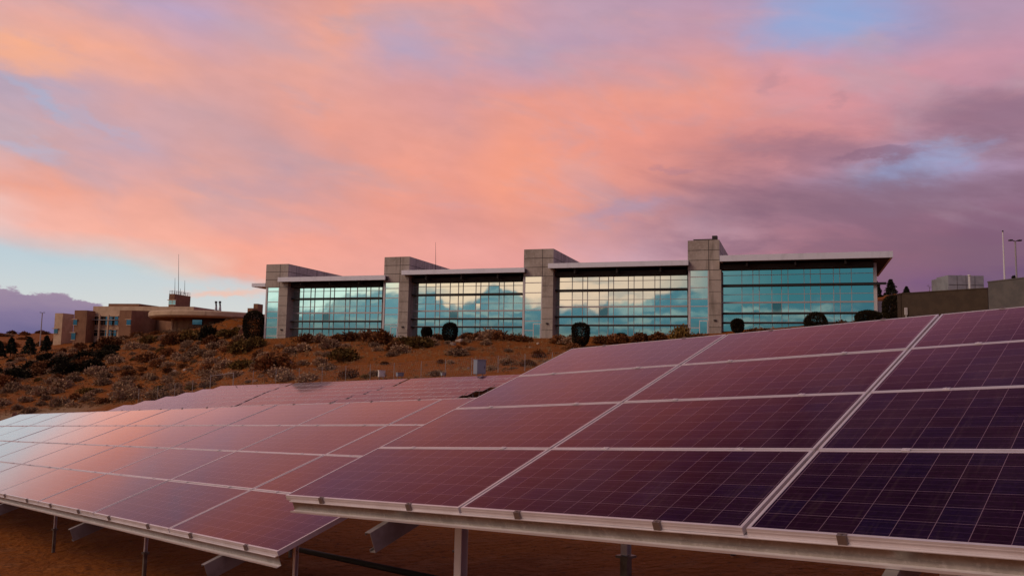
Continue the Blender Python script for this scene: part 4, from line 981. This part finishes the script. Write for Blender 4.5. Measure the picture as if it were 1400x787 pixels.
def pxpos(px, py, Y): p = at(px, py, Y); return p.x, p.y
placed = []
def free(x, y, d):
    for a, b_, c in placed:
        if (a-x)**2+(b_-y)**2 < (d*.5+c*.5)**2*.8: return False
    placed.append((x, y, d)); return True
def inside_arrays(x, y):        # keep shrubs off the arrays and inside the fence line
    px = 700+FPX*x/y
    fy = np.interp(px, [p for p, _ in FP], [q for _, q in FP]); return y < fy+1.5
cnt = 0
# named bigger growth first
for (px, py, Y, kind, s, sz, lab) in [
 (262,455,178,'olive',3.1,1.0,'broad olive-yellow bush left of the small dark tree on the ridge'),(238,462,176,'rust',2.3,1,None),(205,468,185,'olive',2.2,.8,None),(330,482,140,'olive',2.2,1.1,None),
 (575,477,124,'olive',2.5,.75,'wide dull olive bush below the two dark clipped trees'),(555,470,128,'olive',1.7,.8,None),(521,470,131,'rust',2.2,.95,'rounded rust-brown bush before the second stair tower'),
 (350,476,142,'olive',2.0,1.0,None),(312,462,160,'olive',2.0,1,None),(290,470,158,'rust',2.1,.9,None),(375,503,117,'rust',2.6,1.1,'large rust-brown bush above the fence, left of the split boulder'),
 (472,489,117,'olive',1.9,1.0,None),(420,462,141,'rust',1.6,1,None),(438,463,140,'sage',1.7,1,None),(480,463,138,'rust',1.6,1,None),(493,460,139,'sage',1.6,1,None),(505,464,136,'rust',1.6,.9,None),
 (462,463,138,'rust',1.5,1,None),(655,458,131,'rust',1.6,1,None),(668,457,130,'sage',1.9,1,'large fluffy tan bush on the crest between the second and third stair towers'),(682,460,129,'rust',1.6,.9,None),(700,462,129,'rust',1.4,.7,None),(716,462,128,'rust',1.4,.7,None),
 (765,459,125,'rust',1.5,.9,None),(775,460,124,'sage',1.4,.9,None),(822,463,122,'rust',1.4,.9,None),(838,462,121,'rust',1.5,.9,None),(852,461,121,'rust',1.5,.8,None),(875,459,119,'rust',1.9,.8,None),(900,457,118,'rust',1.7,.8,None),(931,452,116,'olive',1.6,1.5,'tawny upright bush against the left side of the rightmost stair tower'),
 (955,454,115,'rust',1.4,.7,None),(1035,446,112,'rust',1.6,.8,None),(1050,444,112,'sage',1.6,.8,None),(1150,434,111,'rust',1.6,.7,None),(1080,441,112,'rust',1.4,.7,None),(1175,432,111,'rust',1.4,.7,None),
 (450,470,131,'sage',1.6,1,None),(415,474,131,'sage',1.5,1,None),(396,478,130,'sage',1.2,1,None),(640,462,130,'rust',1.2,.8,None),(600,462,133,'rust',1.3,.7,None),
 (128,497,158,'dark',2.6,.9,None),(112,495,162,'rust',2.6,.9,None),(97,497,160,'dark',2.8,.9,'widest dark juniper mound below the brown stucco building'),(80,492,168,'dark',2.6,.8,None),(62,497,166,'rust',2.4,.9,None),(120,483,175,'dark',2.4,.8,None),(105,481,178,'rust',2.2,.8,None),(88,483,176,'dark',2.2,.8,None),
 (48,490,172,'dark',2.0,.8,None),(22,505,160,'dark',2.6,.9,None),(5,515,155,'rust',2.4,.9,None),(146,484,172,'dark',2.2,.8,None),(150,470,190,'rust',3.2,.9,None),(285,452,170,'dark',2.0,1.3,'small dark round tree beneath the canopy columns on the ridge'),
 (190,455,205,'rust',2.0,.6,None),(215,452,202,'rust',1.8,.6,None),(170,456,205,'rust',2.0,.6,None)]:
    x, y = pxpos(px, py, Y); free(x, y, s*1.3); shrub(kind, x, y, s, sz, lab, group=True); cnt += 1
g2 = random.Random(3); tries = 0; nsc = 0
while nsc < 290 and tries < 20000:
    tries += 1
    Y = g2.uniform(88, 205); px = g2.uniform(-15, 800)
    if px > 400 and (Y > 136 or g2.random() > .30): continue
    if px > 345 and Y > 143: continue
    if 250 < px < 345 and Y > 185: continue
    x = ray(px, 500).x/ray(px, 500).y*Y
    if inside_arrays(x, Y): continue
    s = g2.choice([.7, .9, 1.1, 1.3, 1.6, 1.9]) * (1.0 if px < 340 else .8)
    if not free(x, Y, s*1.9): continue
    if 0 < px < 60 and 112 < Y < 126 and g2.random() < .7: continue
    kind = 'sage' if g2.random() < .80 else ('rust' if g2.random() < .7 else 'olive')
    if px < 160 and Y > 165: kind = g2.choice(['rust', 'dark', 'sage'])
    shrub(kind, x, Y, s, .9); nsc += 1

g3 = random.Random(9)
for _ in range(34):                       # the far slope beyond the lamp post
    Y = g3.uniform(245, 400); px = g3.uniform(-12, 112); x = ray(px, 500).x/ray(px, 500).y*Y
    shrub(g3.choice(['rust', 'dark', 'sage', 'rust']), x, Y, g3.uniform(1.3, 2.8), .7)
# clipped dark trees: a close-cropped crown on a short trunk
def clipped_tree(px, ytop, ybot, Y, wpx, label, flat=1.0, n_=4200, pw_=2.6):
    p = at(px, ybot, Y); zt = at(px, ytop, Y).z; gzv = min(gz(p.x, p.y), p.z); h = zt-p.z; rx = wpx/FPX*Y/2
    root = thing('clipped_tree', (p.x, p.y, gzv), label, 'tree', 'dark clipped trees before the glass building')
    g = np.random.default_rng(int(px)); lob = [(k, g.uniform(.02, .05), g.uniform(0, 6)) for k in (2, 3, 5)]
    def f(gg):
        a = gg.uniform(0, 6.283); c = gg.uniform(-1, 1); s = (max(0, 1-abs(c)**pw_))**(1/2.1); k = gg.uniform(.5, 1)**.35
        l = 1+sum(am*math.sin(n__*a+ph+c*2) for n__, am, ph in lob); z = c if flat >= 1 else max(c, -.3)
        q = (p.x+rx*s*k*l*math.cos(a)*(1+.08*c), p.y+rx*s*k*l*math.sin(a), p.z+h*.5+h*.5*z*k); return q, (math.cos(a)*s, math.sin(a)*s, c)
    b = leaf_cloud(f, int(n_*1.8), .14, int(px)); me = bpy.data.meshes.new('crown'); me.from_pydata([tuple(Vector(v)-root.location) for v in b.v], [], b.f); me.materials.append(M['juniper']); link('crown', me, root)
    b = MB(); b.tube((p.x, p.y, gzv-.3), (p.x, p.y, p.z+h*.4), .14, .08, n=7); part('trunk', b, M['bark'], root)
clipped_tree(583.2, 446.5, 463, 131, 14, 'smaller dark round-headed tree left of its taller twin, second glass bay')
clipped_tree(614.8, 440.5, 468, 129, 20.5, 'tall dark clipped tree before the second glass bay')
clipped_tree(793.5, 440.5, 473, 118, 25, 'dark barrel-shaped tree before the third glass bay, at the array corner', pw_=3.6)
clipped_tree(1008.5, 435.5, 455, 112, 17, 'narrow dark clipped tree before the left of the fourth glass bay')
clipped_tree(1116, 426.5, 456, 110, 30, 'wide dark dome tree before the middle of the fourth glass bay', pw_=2.0)
clipped_tree(1188, 424, 446, 109, 36, 'low dark spreading tree at the right corner of the fourth glass bay', pw_=2.0)
clipped_tree(1224, 403, 442, 106, 34, 'large dark round tree against the end of the brown block wall', n_=7000, pw_=2.0)
clipped_tree(346, 424, 468, 150, 30, 'big dark evergreen just left of the first stair tower', n_=8000)
# conifers
def conifer(px, ytop, ybot, Y, wpx, label, group='distant conifers', n_=1800):
    p = at(px, ybot, Y); zt = at(px, ytop, Y).z; gzv = min(gz(p.x, p.y), p.z); h = zt-p.z; rx = wpx/FPX*Y/2
    root = thing('conifer', (p.x, p.y, gzv), label, 'tree', group)
    def f(gg):
        t_ = gg.uniform(0, 1)**1.35; a = gg.uniform(0, 6.283); ti = (t_*7) % 1; r_ = rx*(1-t_)**.6*(.7+.4*(1-ti))*gg.uniform(.3, 1)**.5*(1+.3*math.sin(3*a+t_*17+px)+.15*math.sin(7*a+px)); q = (p.x+r_*math.cos(a), p.y+r_*math.sin(a), p.z+h*(.04+.96*t_)-r_*.25)
        return q, (math.cos(a), math.sin(a), -.15)
    b = leaf_cloud(f, n_, .05*h+.12, int(px)+3); me = bpy.data.meshes.new('crown'); me.from_pydata([tuple(Vector(v)-root.location) for v in b.v], [], b.f); me.materials.append(M['conifer']); link('crown', me, root)
    b = MB(); b.tube((p.x, p.y, gzv-.3), (p.x, p.y, p.z+h*.9), .16, .04, n=7); part('trunk', b, M['bark'], root)
conifer(1218, 382, 402, 160, 15, 'pointed dark conifer behind the yard, nearest the glass building roof')
conifer(1239.5, 391.5, 402, 165, 9, 'smaller pointed conifer above the brown wall')
conifer(1200, 386, 410, 150, 12, 'dark conifer half hidden behind the glass building corner')
conifer(1288, 380, 402, 150, 9, 'dark slim conifer left of the cooling units')
conifer(1386.5, 377, 392, 150, 12, 'dark treetop above the grey wall at the right edge')
conifer(1304, 381, 402, 150, 8, 'dark conifer directly behind the cooling units')
conifer(14.5, 461, 482, 215, 15, 'dark conifer near the left edge of the view', 'conifers left of the stucco building')
conifer(40, 461.5, 482, 212, 19, 'broad dark conifer left of the lamp post', 'conifers left of the stucco building')
conifer(63, 458.5, 478, 214, 13, 'dark conifer right of the lamp post, by the tan wing', 'conifers left of the stucco building')
conifer(-1, 466, 486, 210, 14, 'dark conifer cut off by the left edge', 'conifers left of the stucco building')
# bare tree on the right
def bare_tree(px, ytop, ybot, Y, label):
    p = at(px, ybot, Y); H = at(px, ytop, Y).z-p.z; b = MB(); gg = random.Random(5)
    def br(q, d, l, r_, dep):
        e = q+d*l; b.tube(q, e, r_, r_*.6, n=4)
        if dep == 0: return
        for _ in range(3): br(e, (d+Vector((gg.gauss(0, .45), gg.gauss(0, .45), gg.gauss(.1, .2)))).normalized(), l*.7, r_*.55, dep-1)
    root = thing('bare_tree', p, label, 'tree'); tr = MB(); tr.tube(p-ZW*3, p+ZW*H*.3, .12, .09, n=6); part('trunk', tr, M['bark'], root); br(p+ZW*H*.3, ZW.copy(), H*.25, .05, 4); part('branches', b, M['stem'], root)
bare_tree(1271, 388, 402, 150, 'leafless reddish tree above the brown wall')

# rocks
def rock_mesh(seed):
    bm = bmesh.new(); bmesh.ops.create_icosphere(bm, subdivisions=3, radius=.5); g = np.random.default_rng(seed)
    ns_ = [(Vector(g.normal(0, 1, 3)).normalized(), g.uniform(.25, .42)) for _ in range(11)]
    for v in bm.verts:
        for nrm, dd in ns_:
            k = v.co.dot(nrm)
            if k > dd: v.co -= nrm*(k-dd)
        v.co += v.co.normalized()*float(g.normal(0, .008))
    me = bpy.data.meshes.new('rock'); bm.to_mesh(me); bm.free(); return me
RKS = []
for i in range(5):
    for mname in ('rock', 'rockpale'):
        r_ = rock_mesh(i); r_.materials.append(M[mname]); RKS.append(r_)
def rock(x, y, s, pale=False, label=None, sz=.8):
    me = RKS[random.randrange(5)*2+(1 if pale else 0)]; o = link('boulder', me); o.location = (x, y, gz(x, y)+s*.12); o.scale = (s, s*random.uniform(.7, 1), s*sz); o.rotation_euler = (random.uniform(-.3, .3), random.uniform(-.3, .3), random.uniform(0, 6.28))
    tag(o, label or ('pale weathered boulder on the hillside' if pale else 'reddish boulder on the hillside'), 'boulder', 'pale boulders on the hillside' if pale else 'reddish boulders on the hillside')
for px, py, Y, s, pale, lab in [(388,482,119,2.6,False,'dark half of the split boulder on the slope below the first stair tower'),(382,487,118,1.6,True,'pale leaning half of the split boulder below the first stair tower'),(392,478,120,1.6,False,None),
 (558,466,128,1.2,True,None),(565,465,128,1.0,True,None),(627,466,127,1.4,True,'pale rounded boulder right of the tall clipped tree'),(619,470,124,1.0,True,None),(633,463,129,1.0,True,None),
 (330,442,172,3.2,False,'biggest red outcrop boulder left of the big dark evergreen'),(325,432,180,3.0,False,None),(335,435,178,2.6,False,None),(320,445,170,2.2,False,None),(333,452,160,2.4,False,None),(310,440,180,2.2,False,None),
 (345,486,128,1.1,True,None),(300,486,140,1.0,True,None),(253,497,140,.9,True,'small white stone standing on the open left slope'),(240,500,142,.7,True,None),(222,488,160,1.4,False,None),(184,504,150,.7,True,None),(190,502,150,.8,True,None),(177,508,148,.6,True,None),
 (148,510,150,1.3,False,None),(70,520,140,1,False,None),(110,540,128,.8,True,None),(45,545,126,1.0,True,None),(20,552,120,1.3,False,None),(350,500,112,.9,False,None),(640,500,98,.6,True,None),(430,500,112,.6,True,None),(735,466,124,.6,True,None),(725,470,120,.5,True,None)]:
    x, y = pxpos(px, py, Y); rock(x, y, s, pale, lab)
# loose gravel and dry grass: one mass each
def scatter_stuff(name, label, n_, mt, kind):
    b = MB(); g = np.random.default_rng(11 if kind == 'g' else 12)
    if kind == 'g':
        ys = g.uniform(86, 150, n_); pxs = g.uniform(-20, 800, n_)
        k_ = n_//4; ys[:k_] = g.uniform(5, 16, k_); pxs[:k_] = g.uniform(-100, 1450, k_)
    else: ys = g.uniform(95, 200, n_); pxs = g.uniform(-20, 800, n_)
    xs = np.array([ray(p, 500).x/ray(p, 500).y for p in (0, 1000)]); sl = (xs[1]-xs[0])/1000; X = (xs[0]+sl*pxs)*ys
    Z = ground_arr(np.c_[X, ys]) + bumpy(X, ys)*np.clip(np.hypot(X, ys)/60, .35, 1)
    for x, y, z in zip(X, ys, Z):
        fy = np.interp(700+FPX*x/y, [p for p, _ in FP], [q_ for _, q_ in FP])
        if kind != 'g' and y < fy: continue
        if kind == 'g':
            s = g.uniform(.006, .022) if y < 20 else g.uniform(.05, .16); o = Vector((x, y, z)); i = len(b.v)
            for d_ in ((1, 0, 0), (-.5, .9, 0), (-.5, -.9, 0), (0, 0, .8)): b.v.append(tuple(o+Vector(d_)*s*g.uniform(.7, 1.2)))
            b.f += [(i, i+1, i+3), (i+1, i+2, i+3), (i+2, i, i+3)]; b.m += [0, 0, 0]
        else:
            for _ in range(7):
                a = g.uniform(0, 6.28); l = g.uniform(.12, .38); o = Vector((x+g.normal(0, .12), y+g.normal(0, .12), z)); w = Vector((math.cos(a), math.sin(a), 0))*.025; b.face([o-w, o+w, o+Vector((g.normal(0, .1), g.normal(0, .1), l))])
    me = bpy.data.meshes.new(name); me.from_pydata(b.v, [], b.f); me.materials.append(mt); tag(link(name, me), label, 'ground cover', kind='stuff')
scatter_stuff('gravel', 'loose stones strewn over the orange soil', 4500, M['gravelm'], 'g')
scatter_stuff('dry_grass', 'short dry grass tufts on the hillside', 9000, M['straw'], 't')
def low_scrub(n_):
    b = MB(); g = np.random.default_rng(21); k = 0
    while k < n_:
        m_ = 4000; ys = g.uniform(90, 215, m_); pxs = g.uniform(-25, 800, m_); X = (ray(0, 500).x/ray(0, 500).y + (ray(1000, 500).x/ray(1000, 500).y-ray(0, 500).x/ray(0, 500).y)/1000*pxs)*ys
        Z = ground_arr(np.c_[X, ys]) + bumpy(X, ys)*np.clip(np.hypot(X, ys)/60, .35, 1)
        for x, y, z, px in zip(X, ys, Z, pxs):
            if k >= n_: break
            fy = np.interp(px, [p for p, _ in FP], [q_ for _, q_ in FP])
            if y < fy+.5 or (px > 400 and (y > 137 or g.random() < .85)) or (px > 345 and y > 145): continue
            if math.sin(x*.21+1)+math.sin(y*.17+x*.08)+g.normal(0, .7) < -.2: continue
            k += 1; r_ = g.uniform(.12, .42)*g.uniform(.6, 1.1); h = r_*g.uniform(.7, 1.2)
            for _ in range(int(16+r_*110)):
                a = g.uniform(0, 6.28); c = g.uniform(0, 1); s_ = math.sqrt(1-c*c); q = Vector((x+r_*s_*math.cos(a), y+r_*s_*math.sin(a), z+h*c*g.uniform(.7, 1.1)-.03))
                o = Vector((s_*math.cos(a), s_*math.sin(a), c+.2))+Vector(g.normal(0, .5, 3)); o.normalize(); w = o.orthogonal().normalized(); l = g.uniform(.08, .17)
                i = len(b.v); b.v += [tuple(q-w*l*.45), tuple(q+w*l*.45), tuple(q+o*l)]; b.f.append((i, i+1, i+2))
    me = bpy.data.meshes.new('low_scrub'); me.from_pydata(b.v, [], b.f); me.materials.append(M['scrub']); tag(link('low_scrub', me), 'low dry scrub covering the hillside between the bushes', 'scrub', kind='stuff')
low_scrub(2600)

# ------------------------------------------------------------------ each bush and boulder named by its place on the slope
TENS = ['', '', 'twenty', 'thirty', 'forty', 'fifty']
ONES = ['', 'first', 'second', 'third', 'fourth', 'fifth', 'sixth', 'seventh', 'eighth', 'ninth', 'tenth', 'eleventh', 'twelfth', 'thirteenth', 'fourteenth', 'fifteenth', 'sixteenth', 'seventeenth', 'eighteenth', 'nineteenth', 'twentieth']
def ordw(n): return ONES[n] if n <= 20 else TENS[n//10]+'-'+ONES[n % 10] if n % 10 else TENS[n//10][:-1]+'ieth'
ZONES = [(85, 'below the lamp post'), (175, 'below the stucco wings'), (255, 'below the canopy tip'), (335, 'below the round canopy'), (400, 'below the first stair tower'),
         (525, 'below the first glass bay'), (716, 'below the second glass bay'), (945, 'below the third glass bay'), (2000, 'below the fourth glass bay')]
GEN = {'sagebrush': 'grey-tan sagebrush', 'brushwood': 'rust-brown bush', 'olive_bush': 'olive-yellow bush', 'juniper': 'dark juniper', 'boulder': None}
buck = {}
for o in list(col.objects):
    k = o.name.split('.')[0]
    if o.parent is None and k in GEN and o.get('label') in [v[1] for v in LABS.values()]+['pale weathered boulder on the hillside', 'reddish boulder on the hillside']:
        v = Vector(o.location); zc = v.dot(F_); px = CX+FPX*v.dot(RT)/zc; py = CY+FPX*v.dot(DN)/zc
        zone = next(t for lim, t in ZONES if px < lim); base = GEN[k] or ('pale boulder' if 'pale' in o['label'] else 'reddish boulder')
        ycrest = float(np.interp(px, [0, 120, 250, 330, 400, 1200], [470, 465, 450, 440, 460, 440])); t = py-ycrest
        band = 'crest' if t < 12 else 'upper slope' if t < 35 else 'middle slope' if t < 60 else 'lower slope'
        buck.setdefault((base, band, zone), []).append((px, o))
for (base, band, zone), L_ in buck.items():
    L_.sort(key=lambda q: q[0])
    for i, (px, o) in enumerate(L_):
        o['label'] = f'only {base} on the {band} {zone}' if len(L_) == 1 else f'{ordw(i+1)} {base} from the left on the {band} {zone}'
